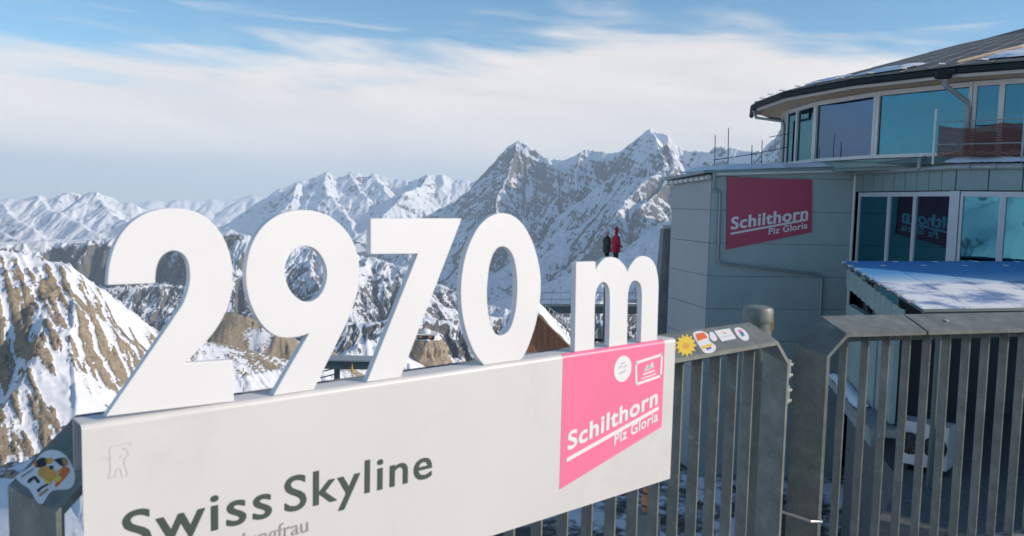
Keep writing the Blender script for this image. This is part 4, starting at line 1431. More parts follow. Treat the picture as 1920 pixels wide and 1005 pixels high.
class Frame:
    """a vertical plane: u along it, v up, w towards the viewer"""
    def __init__(self, o, u):
        self.o, self.u = Vector(o), Vector(u).normalized()
        self.n = Vector((self.u.y, -self.u.x, 0))

    def __call__(self, u, v, w=0.0):
        return self.o + self.u * u + UP * v + self.n * w

    def uv(self, x, y, w=0.0):
        d = ray(x, y)
        p0 = self.o + self.n * w
        p = Vector((0, 0, ZC)) + d * ((p0 - Vector((0, 0, ZC))).dot(self.n) / d.dot(self.n))
        return ((p - self.o).dot(self.u), (p - self.o).z)


SF = Frame(S0, SU)
RF0 = at_z(1590.7, 625.5, 1.06)
RF1 = at_z(1920, 616.7, 1.06)
RF = Frame((RF0.x, RF0.y, 0), RF1 - RF0)
LF = Frame((S0.x, S0.y, 0), SU)


def catmull(pts, n=6):
    """smooth closed curve; a point given with a third value True stays a corner"""
    N = len(pts)
    out = []
    for i in range(N):
        p1, p2 = pts[i], pts[(i + 1) % N]
        c1, c2 = len(p1) > 2, len(p2) > 2
        p0 = pts[i - 1] if not c1 else p1
        p3 = pts[(i + 2) % N] if not c2 else p2
        out.append((p1[0], p1[1]))
        if c1 and c2:
            continue
        for k in range(1, n):
            t = k / n
            q = []
            for a in (0, 1):
                q.append(0.5 * (2 * p1[a] + (p2[a] - p0[a]) * t + (2 * p0[a] - 5 * p1[a] + 4 * p2[a] - p3[a]) * t * t + (3 * p1[a] - p0[a] - 3 * p2[a] + p3[a]) * t ** 3))
            out.append(tuple(q))
    return out


def plate(name, loops, frame, w0, thick, mat, parent, bevel=0.0, smooth=False):
    """flat solid from outlines in frame coordinates (holes allowed), front face at w0"""
    cu = bpy.data.curves.new(name, 'CURVE')
    cu.dimensions = '2D'
    cu.fill_mode = 'BOTH'
    cu.extrude = max(thick / 2 - bevel, 1e-5)
    cu.bevel_depth = bevel
    cu.bevel_resolution = 2
    cu.offset = -bevel
    for lp in loops:
        sp = cu.splines.new('POLY')
        sp.points.add(len(lp) - 1)
        for p, q in zip(sp.points, lp):
            p.co = (q[0], q[1], 0, 1)
        sp.use_cyclic_u = True
    tmp = bpy.data.objects.new(name + '_tmp', cu)
    me = bpy.data.meshes.new_from_object(tmp)
    bpy.data.objects.remove(tmp)
    bpy.data.curves.remove(cu)
    for v in me.vertices:
        v.co = frame(v.co.x, v.co.y, v.co.z + w0 - thick / 2)
    bm = bmesh.new()
    bm.from_mesh(me)
    bmesh.ops.recalc_face_normals(bm, faces=bm.faces)
    bm.to_mesh(me)
    bm.free()
    me.materials.clear()
    me.materials.append(mat)
    if smooth:
        me.shade_smooth()
        me.set_sharp_from_angle(angle=math.radians(35))
    me.name = name
    o = bpy.data.objects.new(name, me)
    COL.objects.link(o)
    return adopt(o, parent)


def lettering(name, text, frame, u0, v0, size, w0, mat, parent, bold=0.0, width=None, shear=0.0, slant=0.0, thick=0.0012, spacing=1.0):
    """lettering set from u0 on the base line v0; shear raises the base line; heavy strokes are laid in thin overlapping passes"""
    cu = bpy.data.curves.new(name, 'FONT')
    cu.body = text
    cu.size = 1.0
    cu.extrude = 0.0
    cu.resolution_u = 5
    cu.space_character = spacing + bold * 2.4
    tmp = bpy.data.objects.new(name + '_tmp', cu)
    me = bpy.data.meshes.new_from_object(tmp)
    bpy.data.objects.remove(tmp)
    bpy.data.curves.remove(cu)
    src = [(v.co.x, v.co.y) for v in me.vertices]
    fcs = [tuple(p.vertices) for p in me.polygons]
    bpy.data.meshes.remove(me)
    x0, x1 = min(p[0] for p in src) - bold, max(p[0] for p in src) + bold
    sy = size / 0.72
    sx = (width / (x1 - x0)) if width else sy
    offs = [(0.0, 0.0)]
    if bold > 0:
        nb = 10
        offs = [(bold * math.cos(2 * math.pi * k / nb), 0.8 * bold * math.sin(2 * math.pi * k / nb)) for k in range(nb)] + offs
    vs, fs = [], []
    for k, (ox, oy) in enumerate(offs):
        b = len(vs)
        wv = w0 + thick * (0.4 + 0.6 * (k + 1) / len(offs))
        for x, y in src:
            X_, Y_ = (x + ox - x0) * sx, (y + oy) * sy
            vs.append(frame(u0 + X_ + Y_ * slant, v0 + Y_ + X_ * shear, wv))
        fs += [tuple(i + b for i in f) for f in fcs]
    return mesh_obj(name, vs, fs, mat, parent)


def stroke(mb, pts, frame, w0, wid, thick=0.0008):
    for a, b in zip(pts[:-1], pts[1:]):
        dx, dy = b[0] - a[0], b[1] - a[1]
        L = math.hypot(dx, dy) or 1e-6
        px, py = -dy / L * wid / 2, dx / L * wid / 2
        ex, ey = dx / L * wid / 2, dy / L * wid / 2
        mb.prism([frame(a[0] + px - ex, a[1] + py - ey, w0), frame(a[0] - px - ex, a[1] - py - ey, w0), frame(b[0] - px + ex, b[1] - py + ey, w0), frame(b[0] + px + ex, b[1] + py + ey, w0)], frame.n * thick)


def disc(cu, cv, ru, rv, n=28, rot=0.0):
    out = []
    for i in range(n):
        a = 2 * math.pi * i / n
        x, y = ru * math.cos(a), rv * math.sin(a)
        out.append((cu + x * math.cos(rot) - y * math.sin(rot), cv + x * math.sin(rot) + y * math.cos(rot)))
    return out


# --- the deck the viewer stands on
d_ = [LF(-0.9, 0, -0.24), LF(2.9, 0, -0.26), RF(-0.35, 0, -0.18), RF(5.0, 0, -0.18), Vector((9, 1.0, 0)), Vector((9, -8, 0)), Vector((-6, -8, 0)), Vector((-4, -1.5, 0))]
tag(MB().prism([(p.x, p.y, -0.55) for p in d_], (0, 0, 0.40)).build('deck', M_CONC), kind='structure')

# --- the sign
sign = empty('elevation_sign', tuple(LF(1.0, 0, 0)))
tag(sign, 'long white sign board on the railing topped by the numerals 2970 m', 'sign')
# folded sheet: front, rounded upper edge, top and short back
rad, dep, th_ = 0.014, 0.078, 0.004
prof = [(0.0, -S_H), (0.0, -rad)]
for k in range(1, 7):
    a = math.pi / 2 * k / 6
    prof.append((-rad + rad * math.cos(a), -rad + rad * math.sin(a)))
prof += [(-dep + 0.006, 0.0), (-dep, -0.006), (-dep, -0.12)]
inner = [(p[0] - th_, p[1]) if i < 2 else None for i, p in enumerate(prof)]
mb = MB()
n = len(prof)
cen = (-dep / 2, -0.3)
vs = []
for u in (0.0, S_LEN):
    vs += [SF(u, v, w_) for w_, v in prof]
inn = []
for i, (w_, v) in enumerate(prof):
    if i <= 1: inn.append((w_ - th_, v))
    elif i >= n - 2: inn.append((w_ + th_, v))
    elif i == n - 3: inn.append((w_ + th_ * 0.4, v - th_))
    else:
        a = math.pi / 2 * (i - 1) / 6
        inn.append((-rad + (rad - th_) * math.cos(a), -rad + (rad - th_) * math.sin(a)))
for u in (0.0, S_LEN):
    vs += [SF(u, v, w_) for w_, v in inn]
fs = []
for i in range(n - 1):
    fs.append((i, n + i, n + i + 1, i + 1))
    fs.append((2 * n + i, 2 * n + i + 1, 3 * n + i + 1, 3 * n + i))
    fs.append((i, i + 1, 2 * n + i + 1, 2 * n + i))
    fs.append((n + i, 3 * n + i, 3 * n + i + 1, n + i + 1))
fs += [(0, 2 * n, 3 * n, n), (n - 1, 2 * n - 1, 4 * n - 1, 3 * n - 1)]
mb.add(vs, fs)
mb.build('board', M_SIGN, sign, smooth=True)

NUM_W, NUM_T = -0.010, 0.022


def px_loop(pts, ox, oy, s, corner=()):
    out = []
    for i, p in enumerate(pts):
        q = SF.uv(ox + p[0] / s, oy + p[1] / s, NUM_W)
        out.append(q + (True,) if (len(p) > 2) else q)
    return out


K = True
TWO = px_loop([(42, 960, K), (200, 732), (355, 505), (395, 440), (418, 360), (418, 292), (402, 246), (376, 223), (345, 216), (312, 227), (286, 254), (272, 292), (267, 330), (266, 362, K), (50, 370, K), (60, 272), (88, 182), (138, 107), (202, 58), (270, 33), (340, 25),
              (410, 32), (480, 58), (540, 110), (582, 178), (606, 252), (614, 332), (606, 420), (580, 496), (540, 566), (480, 640), (400, 720, K), (612, 706, K), (620, 898, K)], 180, 380, 2.393)
NINE = px_loop([(190, 958, K), (280, 800), (368, 650, K), (320, 664), (255, 671), (192, 655), (134, 604), (90, 530), (64, 450), (55, 370), (61, 290), (84, 206), (128, 131), (190, 76), (260, 46), (330, 37), (400, 43), (470, 68), (530, 115), (580, 180), (610, 260), (620, 340), (612, 430), (590, 510), (555, 600), (510, 692), (392, 935, K)], 440, 380, 2.646)
NINE_H = px_loop([(352, 216), (402, 234), (440, 284), (457, 346), (448, 410), (417, 465), (370, 493), (320, 481), (276, 436), (253, 376), (250, 330), (264, 275), (300, 231)], 440, 380, 2.646)
SEVEN = px_loop([(100, 85, K), (592, 85, K), (262, 960, K), (78, 985, K), (355, 275, K), (100, 278, K)], 660, 380, 2.873)
ZERO = px_loop([(320, 62), (378, 75), (432, 117), (480, 190), (515, 280), (539, 380), (547, 480), (540, 590), (518, 710), (480, 830), (445, 905), (422, 945, K), (212, 970, K), (160, 890), (120, 800), (92, 700), (78, 600), (76, 500), (85, 400), (106, 300), (141, 210), (190, 130), (252, 80)], 840, 380, 3.14)
ZERO_H = px_loop([(320, 258), (357, 276), (385, 322), (400, 390), (407, 470), (405, 560), (394, 650), (370, 730), (340, 770), (306, 784), (276, 766), (251, 710), (236, 630), (230, 550), (233, 470), (242, 390), (260, 320), (285, 275)], 840, 380, 3.14)
EM = px_loop([(138, 143, K), (305, 138, K), (305, 212, K), (330, 165), (370, 122), (410, 105), (450, 102), (492, 113), (530, 145), (560, 182), (578, 228, K), (597, 180), (640, 125), (680, 98), (715, 92), (760, 102), (800, 140), (826, 195), (840, 270), (845, 350), (840, 560), (832, 820, K), (690, 845, K),
             (697, 620), (700, 420), (692, 348), (672, 316), (645, 304), (620, 313), (600, 346), (588, 400), (582, 470), (578, 660), (574, 870, K), (418, 893, K), (424, 640), (425, 430), (418, 370), (400, 331), (375, 316), (346, 330), (321, 365), (308, 410), (301, 480), (297, 690), (293, 912, K), (124, 942, K)], 1050, 460, 4.568)


def snap(loop):
    """numerals stand on the top of the board"""
    return [((p[0], max(p[1], 0.001)) + tuple(p[2:])) for p in loop]


for nm, loops, lab in (('numeral_two', [TWO], 'big white figure 2'), ('numeral_nine', [NINE, NINE_H], 'big white figure 9'), ('numeral_seven', [SEVEN], 'big white figure 7'),
                       ('numeral_zero', [ZERO, ZERO_H], 'big white figure 0'), ('letter_m', [EM], 'smaller white letter m')):
    o = plate(nm, [catmull(snap(lp), 6) for lp in loops], SF, NUM_W, NUM_T, M_NUM, sign, bevel=0.0016, smooth=True)
    o['label'] = lab

# pink field wraps over the upper edge
PW = 0.0008
mb = MB()
pts = [SF(1.440, -0.455, PW), SF(1.966, -0.328, PW), SF(1.966, -rad, PW), SF(1.440, -rad, PW)]
mb.prism(pts, SN * -0.0006)
for k in range(6):
    a0, a1 = math.pi / 2 * k / 6, math.pi / 2 * (k + 1) / 6
    q = []
    for a, u in ((a0, 1.440), (a0, 1.966), (a1, 1.966), (a1, 1.440)):
        r_ = rad + PW
        q.append(SF(u, -rad + r_ * math.sin(a), -rad + r_ * math.cos(a)))
    mb.add(q, [(0, 1, 2, 3)])
pk = mb.build('pink_field', M_PINK, sign)
pk['label'] = 'pink slanted logo field with white lettering'
lettering('logo_lettering', 'Schilthorn', SF, 1.470, -0.327, 0.062, PW, M_WHITE, pk, bold=0.034, width=0.466, shear=0.196, slant=0.0)
lettering('logo_small_lettering', 'Piz Gloria', SF, 1.703, -0.350, 0.040, PW, M_WHITE, pk, bold=0.028, width=0.238, shear=0.215, slant=0.0)
mb = MB()
mb.prism([SF(1.469, -0.367, PW), SF(1.943, -0.260, PW), SF(1.943, -0.246, PW), SF(1.469, -0.353, PW)], SN * 0.0012)
mb.build('logo_underline', M_WHITE, pk)
plate('round_sticker', [disc(1.735, -0.081, 0.046, 0.047)], SF, PW + 0.001, 0.001, M_WHITE, pk)
mb = MB()
for i, (u, v) in enumerate([(1.722, -0.075), (1.735, -0.062), (1.748, -0.075), (1.745, -0.093), (1.728, -0.095)]):
    stroke(mb, [(u - 0.006, v), (u + 0.006, v + 0.004)], SF, PW + 0.001, 0.006)
mb.build('sticker_print', M_FAINT, pk)
rc = [(1.805, -0.068), (1.950, -0.053), (1.948, -0.132), (1.812, -0.147), (1.805, -0.068)]
mb = MB()
stroke(mb, rc, SF, PW, 0.010, 0.001)
mb.build('logo_border', M_WHITE, pk)
mb = MB()
stroke(mb, [(1.848, -0.115), (1.908, -0.108)], SF, PW, 0.006, 0.001)
stroke(mb, [(1.855, -0.100), (1.868, -0.085), (1.880, -0.094), (1.896, -0.078), (1.904, -0.093), (1.855, -0.100)], SF, PW, 0.007, 0.001)
stroke(mb, [(1.862, -0.095), (1.898, -0.090)], SF, PW, 0.010, 0.001)
stroke(mb, [(1.838, -0.130), (1.918, -0.121)], SF, PW, 0.004, 0.001)
mb.build('logo_print', M_WHITE, pk)

PT = 0.0003
lettering('title_lettering', 'Swiss', SF, 0.078, -0.303, 0.095, PT, M_INK, sign, bold=0.012, width=0.352, spacing=1.07)
lettering('title_lettering', 'Skyline', SF, 0.463, -0.303, 0.095, PT, M_INK, sign, bold=0.012, width=0.457, spacing=1.07)
for wd_, ua_, ub_ in (('Eiger', 0.081, 0.172), ('Mönch', 0.203, 0.316), ('Jungfrau', 0.347, 0.529)):
    lettering('small_lettering', wd_, SF, ua_, -0.368, 0.042, PT, M_GREY_INK, sign, bold=0.0, width=ub_ - ua_)
# the faint outline of a little standing figure with one arm raised to its brow
fig = [(0.035, -0.083), (0.042, -0.079), (0.050, -0.082), (0.056, -0.088), (0.056, -0.078), (0.054, -0.066), (0.058, -0.058), (0.068, -0.056), (0.078, -0.058), (0.090, -0.054), (0.098, -0.056), (0.098, -0.062), (0.090, -0.066), (0.082, -0.065), (0.092, -0.074), (0.094, -0.082), (0.086, -0.089),
       (0.084, -0.102), (0.090, -0.122), (0.090, -0.130), (0.080, -0.130), (0.076, -0.112), (0.072, -0.108), (0.067, -0.114), (0.064, -0.128), (0.052, -0.126), (0.056, -0.108), (0.055, -0.090)]
mb = MB()
stroke(mb, fig, SF, PT, 0.0014, 0.0005)
stroke(mb, [(0.076, -0.086), (0.079, -0.081)], SF, PT, 0.0016, 0.0005)
mb.build('figure_outline', M_FAINT, sign)
# fold lines and scuffs near the lower edge are in the paint; rivets hold the board
for u in (0.02, 2.01):
    pass


# --- fence panels
def fence(name, fr, u0, u1, label, bar_u, splice=None, w_f=-0.04):
    """a panel: bent plate frame (front edge low, back edge higher and further out), deep flat bars inside"""
    root = empty(name, tuple(fr((u0 + u1) / 2, 0, 0)))
    tag(root, label, 'fence', 'steel fence panels round the terrace')
    zt, ch, out, dep_, tk = 1.06, 0.105, 0.062, 0.165, 0.017
    k = math.tan(math.pi / 8)

    def path(off):
        """front-edge path grown outwards by off (mitred)"""
        a, b = u0 - off, u1 + off
        top, c = zt + off, ch + off * (1 - k) - off + off * k
        c = ch + off * (2 * 0 + (1 - k)) - off * 0
        c = ch + off * (1 - 1) + off * (2 - math.sqrt(2)) / 1.0 * 1.0
        return [(a, -0.15), (a, top - c), (a + c, top), (b - c, top), (b, top - c), (b, -0.15)]
    Fo, Bo = path(0), path(out)
    Fi, Bi = path(-tk), path(out - tk)

    def strip(i0, i1, nm, ua=None, ub=None):
        mb_ = MB()
        for i in range(i0, i1):
            q = []
            for pth, w_ in ((Fo, w_f), (Bo, w_f - dep_), (Bi, w_f - dep_), (Fi, w_f)):
                a, b = pth[i], pth[i + 1]
                if i == 2 and ua is not None:
                    a, b = ((a[0] if ua is False else ua), a[1]), ((b[0] if ub is False else ub), b[1])
                q.append((fr(a[0], a[1], w_), fr(b[0], b[1], w_)))
            mb_.hexa([q[3][0], q[3][1], q[2][1], q[2][0], q[0][0], q[0][1], q[1][1], q[1][0]])
        return mb_
    if splice is None:
        f_ob = strip(0, 5, 'frame').build('frame', M_GALV, root)
        caps = [f_ob]
    else:
        a_ = strip(0, 2, 'frame')
        b_ = strip(2, 3, 'cap', False, splice - 0.007)
        a_.v_off = len(a_.v)
        a_.add(b_.v, b_.f)
        f_ob = a_.build('frame', M_GALV, root)
        c_ = strip(2, 3, 'cap', splice + 0.007, False)
        d2 = strip(3, 5, 'cap')
        c_.add(d2.v, d2.f)
        caps = [f_ob, c_.build('frame', M_GALV, root)]
    # back flange under the cap
    mb_ = MB()
    mb_.box(fr(u0 + ch, zt + out - 0.020 - 0.110, w_f - dep_ + 0.012), fr.u * (u1 - u0 - 2 * ch), fr.n * 0.006, UP * 0.110)
    mb_.build('flange', M_GALV, root)
    # bottom rail
    mb_ = MB()
    mb_.box(fr(u0, -0.08, w_f - 0.125), fr.u * (u1 - u0), fr.n * 0.06, UP * 0.01)
    mb_.build('bottom_rail', M_GALV, root)
    base = None
    for u in bar_u:
        if base is None:
            m3 = MB()
            zb = zt + out * 0.55 - 0.02
            m3.box(fr(u, -0.07, w_f - 0.115), fr.u * 0.010, fr.n * 0.052, UP * (zb + 0.07 - 0.03))
            base = m3.build('bar', M_GALV, root, bevel=0.0012)
            bu = u
        else:
            o = base.copy()
            COL.objects.link(o)
            o.location = Vector(base.location) + fr.u * (u - bu)
    return root, caps


SP = 0.1265
lf_root, lf_caps = fence('steel_fence', LF, -0.045, 2.915, 'galvanised fence panel carrying the white sign', [0.02 + SP * i + 0.045 for i in range(22)])
rf_root, rf_caps = fence('steel_fence', RF, -0.112, 3.05, 'galvanised fence panel at right with a splice in its top plate', [0.045 + 0.1235 * i for i in range(23)], splice=0.46, w_f=0.0)

# rail faces for stickers: the sloping cap plane of the left panel
cap_a, cap_b = LF(0, 1.06, -0.04), LF(0, 1.06 + 0.062, -0.04 - 0.165)
CAPV = (cap_b - cap_a)


class CapFrame:
    def __init__(self, fr, z, w_, v):
        self.fr, self.z, self.w, self.v = fr, z, w_, v.normalized()
        self.n = Vector(fr.u).cross(self.v).normalized()
        self.L = v.length
        self.u = fr.u

    def __call__(self, u, v, w=0.0):
        return self.fr(u, self.z, self.w) + self.v * v + self.n * w

    def uv(self, x, y):
        d = ray(x, y)
        o = self.fr(0, self.z, self.w)
        p = Vector((0, 0, ZC)) + d * ((o - Vector((0, 0, ZC))).dot(self.n) / d.dot(self.n))
        return ((p - o).dot(self.u), (p - o).dot(self.v))


CF = CapFrame(LF, 1.06, -0.04, CAPV)
Z5 = lambda x, y: CF.uv(1230 + x / 5.585, 580 + y / 5.585)


def st(name, pts, mat, w_, parent, lab=None, smooth=False):
    lp = catmull(pts, 4) if smooth else pts
    o = plate(name, [lp], CF, w_, 0.0006, mat, parent)
    if lab: o['label'] = lab
    return o


daisy = []
for i in range(26):
    a = 2 * math.pi * i / 26
    r_ = 112 if i % 2 == 0 else 82
    daisy.append(Z5(312 + r_ * math.cos(a) * 1.0, 378 + r_ * math.sin(a) * 1.08))
cu_, cv_ = Z5(316, 382)
fl = st('flower_sticker', daisy, M_YELLOW, 0.0010, lf_caps[0], 'yellow daisy sticker', True)
st('flower_centre', [Z5(316 + 34 * math.cos(k * 0.4), 385 + 34 * math.sin(k * 0.4)) for k in range(16)], M_AMBER, 0.0018, lf_caps[0])
q = [Z5(385, 255), Z5(470, 228), Z5(545, 262), Z5(560, 330), Z5(625, 385), Z5(610, 440), Z5(540, 462), Z5(490, 440), Z5(430, 350)]
st('cartoon_sticker', q, M_WHITE, 0.0010, lf_caps[0], 'white sticker with an orange block and a blue mark', True)
st('sticker_print', [Z5(412, 262), Z5(500, 245), Z5(540, 300), Z5(435, 335)], M_ORANGE, 0.0018, lf_caps[0])
st('sticker_print', [Z5(470, 390), Z5(580, 360), Z5(600, 385), Z5(490, 420)], M_YELLOW, 0.0018, lf_caps[0])
st('sticker_print', [Z5(520, 412), Z5(570, 396), Z5(585, 410), Z5(540, 430)], M_BLUE, 0.0018, lf_caps[0])
q = [Z5(560, 245), Z5(600, 245), Z5(640, 310), Z5(610, 335), Z5(570, 310)]
st('round_sticker', q, M_WHITE, 0.0010, lf_caps[0], 'small white round sticker', True)
st('square_sticker', [Z5(608, 228), Z5(768, 200), Z5(840, 305), Z5(690, 340)], M_WHITE, 0.0012, lf_caps[0], 'white square sticker with faint print')
st('sticker_print', disc(*Z5(718, 250), 0.008, 0.010), M_AMBER, 0.0019, lf_caps[0])
st('sticker_print', [Z5(690, 290), Z5(790, 270), Z5(794, 278), Z5(694, 298)], M_FAINT, 0.0019, lf_caps[0])
a0, a1 = Z5(895, 258), Z5(968, 300)
st('oval_sticker', [Z5(820, 205), Z5(870, 192), Z5(925, 220), Z5(965, 270), Z5(968, 318), Z5(920, 328), Z5(870, 295), Z5(835, 250)], M_WHITE, 0.0012, lf_caps[0], 'white oval sticker with a red, blue and green mark', True)
st('sticker_print', [Z5(855, 220), Z5(888, 213), Z5(905, 238), Z5(872, 246)], M_PINK, 0.0019, lf_caps[0])
st('sticker_print', [Z5(873, 247), Z5(906, 239), Z5(918, 258), Z5(886, 266)], M_BLUE, 0.0019, lf_caps[0])
st('sticker_print', [Z5(887, 267), Z5(919, 259), Z5(932, 279), Z5(900, 287)], M_GREEN, 0.0019, lf_caps[0])

# the left corner of that panel: a colourful die-cut sticker on the slanting corner plate
fa, fb_ = LF(-0.045, 0.955, -0.04), LF(0.060, 1.06, -0.04)


class CornerFrame(CapFrame):
    def __init__(self):
        a = LF(-0.045, 0.955, -0.04)
        b = LF(0.060, 1.06, -0.04)
        kk = 0.062
        back = LF(-0.045 - kk, 0.955 + kk * (math.sqrt(2) - 1), -0.04 - 0.165)
        self.o = a
        self.u = (b - a).normalized()
        n_ = self.u.cross(back - a).normalized()
        self.n = n_ if n_.z > 0 else -n_
        self.v = self.n.cross(self.u).normalized()

    def __call__(self, u, v, w=0.0):
        return self.o + self.u * u + self.v * v + self.n * w

    def uv(self, x, y):
        d = ray(x, y)
        p = Vector((0, 0, ZC)) + d * ((self.o - Vector((0, 0, ZC))).dot(self.n) / d.dot(self.n))
        return ((p - self.o).dot(self.u), (p - self.o).dot(self.v))


CF_CAP = CF
CF = CornerFrame()
Z4 = lambda x, y: CF.uv(x / 4.103, 760 + y / 4.103)
ZL = lambda l: [Z4(*p) for p in l]
st('die_cut_sticker', ZL([(130, 545), (240, 470), (330, 365), (430, 345), (520, 400), (580, 540), (540, 640), (400, 660), (330, 755), (280, 735), (230, 650), (150, 590)]), M_WHITE, 0.0010, lf_caps[0], 'white die-cut sticker with orange, black and red shapes', True)
st('sticker_print', ZL([(268, 450), (320, 405), (370, 420), (350, 470), (290, 480)]), M_BLACK, 0.0018, lf_caps[0], smooth=True)
st('sticker_print', ZL([(300, 500), (350, 470), (410, 490), (440, 540), (400, 590), (340, 570), (300, 540)]), M_AMBER, 0.0018, lf_caps[0], smooth=True)
st('sticker_print', ZL([(470, 500), (500, 470), (540, 510), (440, 630), (430, 600)]), M_ORANGE, 0.0018, lf_caps[0], smooth=True)
st('sticker_print', ZL([(420, 420), (500, 405), (525, 450), (480, 470), (440, 440)]), M_BLACK, 0.0018, lf_caps[0], smooth=True)
st('sticker_print', ZL([(215, 580), (270, 545), (310, 590), (290, 600), (265, 570), (230, 600)]), M_BLACK, 0.0018, lf_caps[0], smooth=True)
st('sticker_print', ZL([(290, 650), (350, 610), (400, 600), (330, 640), (300, 670)]), M_BLACK, 0.0018, lf_caps[0], smooth=True)
st('sticker_print', ZL([(350, 420), (400, 405), (410, 440), (370, 455)]), M_AMBER, 0.0018, lf_caps[0], smooth=True)
for pts_, mt_ in (([(262, 440), (280, 425), (290, 460), (272, 485)], M_ORANGE), ([(165, 548), (255, 488), (262, 496), (172, 560)], M_GREY_INK), ([(420, 565), (470, 540), (480, 575), (430, 600)], M_YELLOW), ([(440, 505), (475, 490), (480, 520), (450, 530)], M_AMBER),
                  ([(350, 560), (400, 600), (380, 615), (345, 590)], M_YELLOW), ([(480, 410), (520, 412), (525, 465), (490, 460)], M_BRASS), ([(300, 690), (370, 640), (378, 650), (310, 705)], M_BRASS), ([(380, 470), (415, 465), (412, 492), (392, 497)], M_BLACK)):
    st('sticker_print', ZL(pts_), mt_, 0.0024, lf_caps[0])
CF = CF_CAP

# bolt on the right cap
RCAP = CapFrame(RF, 1.06, 0.0, RF(0, 1.06 + 0.062, -0.165) - RF(0, 1.06, 0.0))
bu, bv = RCAP.uv(1774, 602)
plate('bolt', [disc(bu, bv, 0.011, 0.011, 14)], RCAP, 0.006, 0.006, M_STEEL, rf_caps[-1], bevel=0.002, smooth=True)
# hinge lugs on the end of the left panel
for zz in (0.925, 0.805):
    mb = MB()
    mb.box(LF(2.946, zz, -0.10), LF.u * 0.050, LF.n * 0.034, UP * 0.012)
    mb.box(LF(2.946, zz - 0.05, -0.10), LF.u * 0.050, LF.n * 0.034, UP * 0.012)
    mb.tube([LF(2.982, zz - 0.060, -0.083), LF(2.982, zz + 0.026, -0.083)], 0.011, 10)
    mb.build('hinge', M_STEEL, lf_root, bevel=0.0015)
# wire band round the foot of the right frame
mb = MB()
mb.tube([RF(-0.165, 0.16, 0.012), RF(-0.10, 0.152, 0.012), RF(-0.095, 0.165, -0.02)], 0.007, 6)
mb.tube([RF(-0.165, 0.16, 0.012), RF(-0.22, 0.172, -0.05), RF(-0.27, 0.18, -0.11)], 0.007, 6)
mb.build('wire_band', M_STEEL, rf_root)

# --- round post behind the end of the left panel
pc = at(1421, 600, 3.98)
post = empty('fence_post', (pc.x, pc.y, 0))
tag(post, 'round galvanised post with a domed cap behind the stickered rail', 'post')
mb = MB()
ztop = at(1421, 589, 3.98).z
mb.tube([(pc.x, pc.y, -0.15), (pc.x, pc.y, ztop)], 0.066, 28)
mb.build('shaft', M_GALV, post, smooth=True)
mb = MB()
prf = [(0.071, ztop - 0.035), (0.072, ztop + 0.022), (0.066, ztop + 0.034), (0.045, ztop + 0.041), (0.018, ztop + 0.044)]
mb.tube([(pc.x, pc.y, z_) for r_, z_ in prf], [r_ for r_, z_ in prf], 28)
mb.build('cap', M_GALV, post, smooth=True)
mb = MB()
tp = at(1448, 612, 3.94)
mb.box(tp + Vector((-0.005, 0, -0.02)), (0.012, 0, 0), (0, 0.004, 0), (0, 0, 0.075))
mb.build('rust_streak', M_BRASS, post)

for fn in LATE:
    fn()

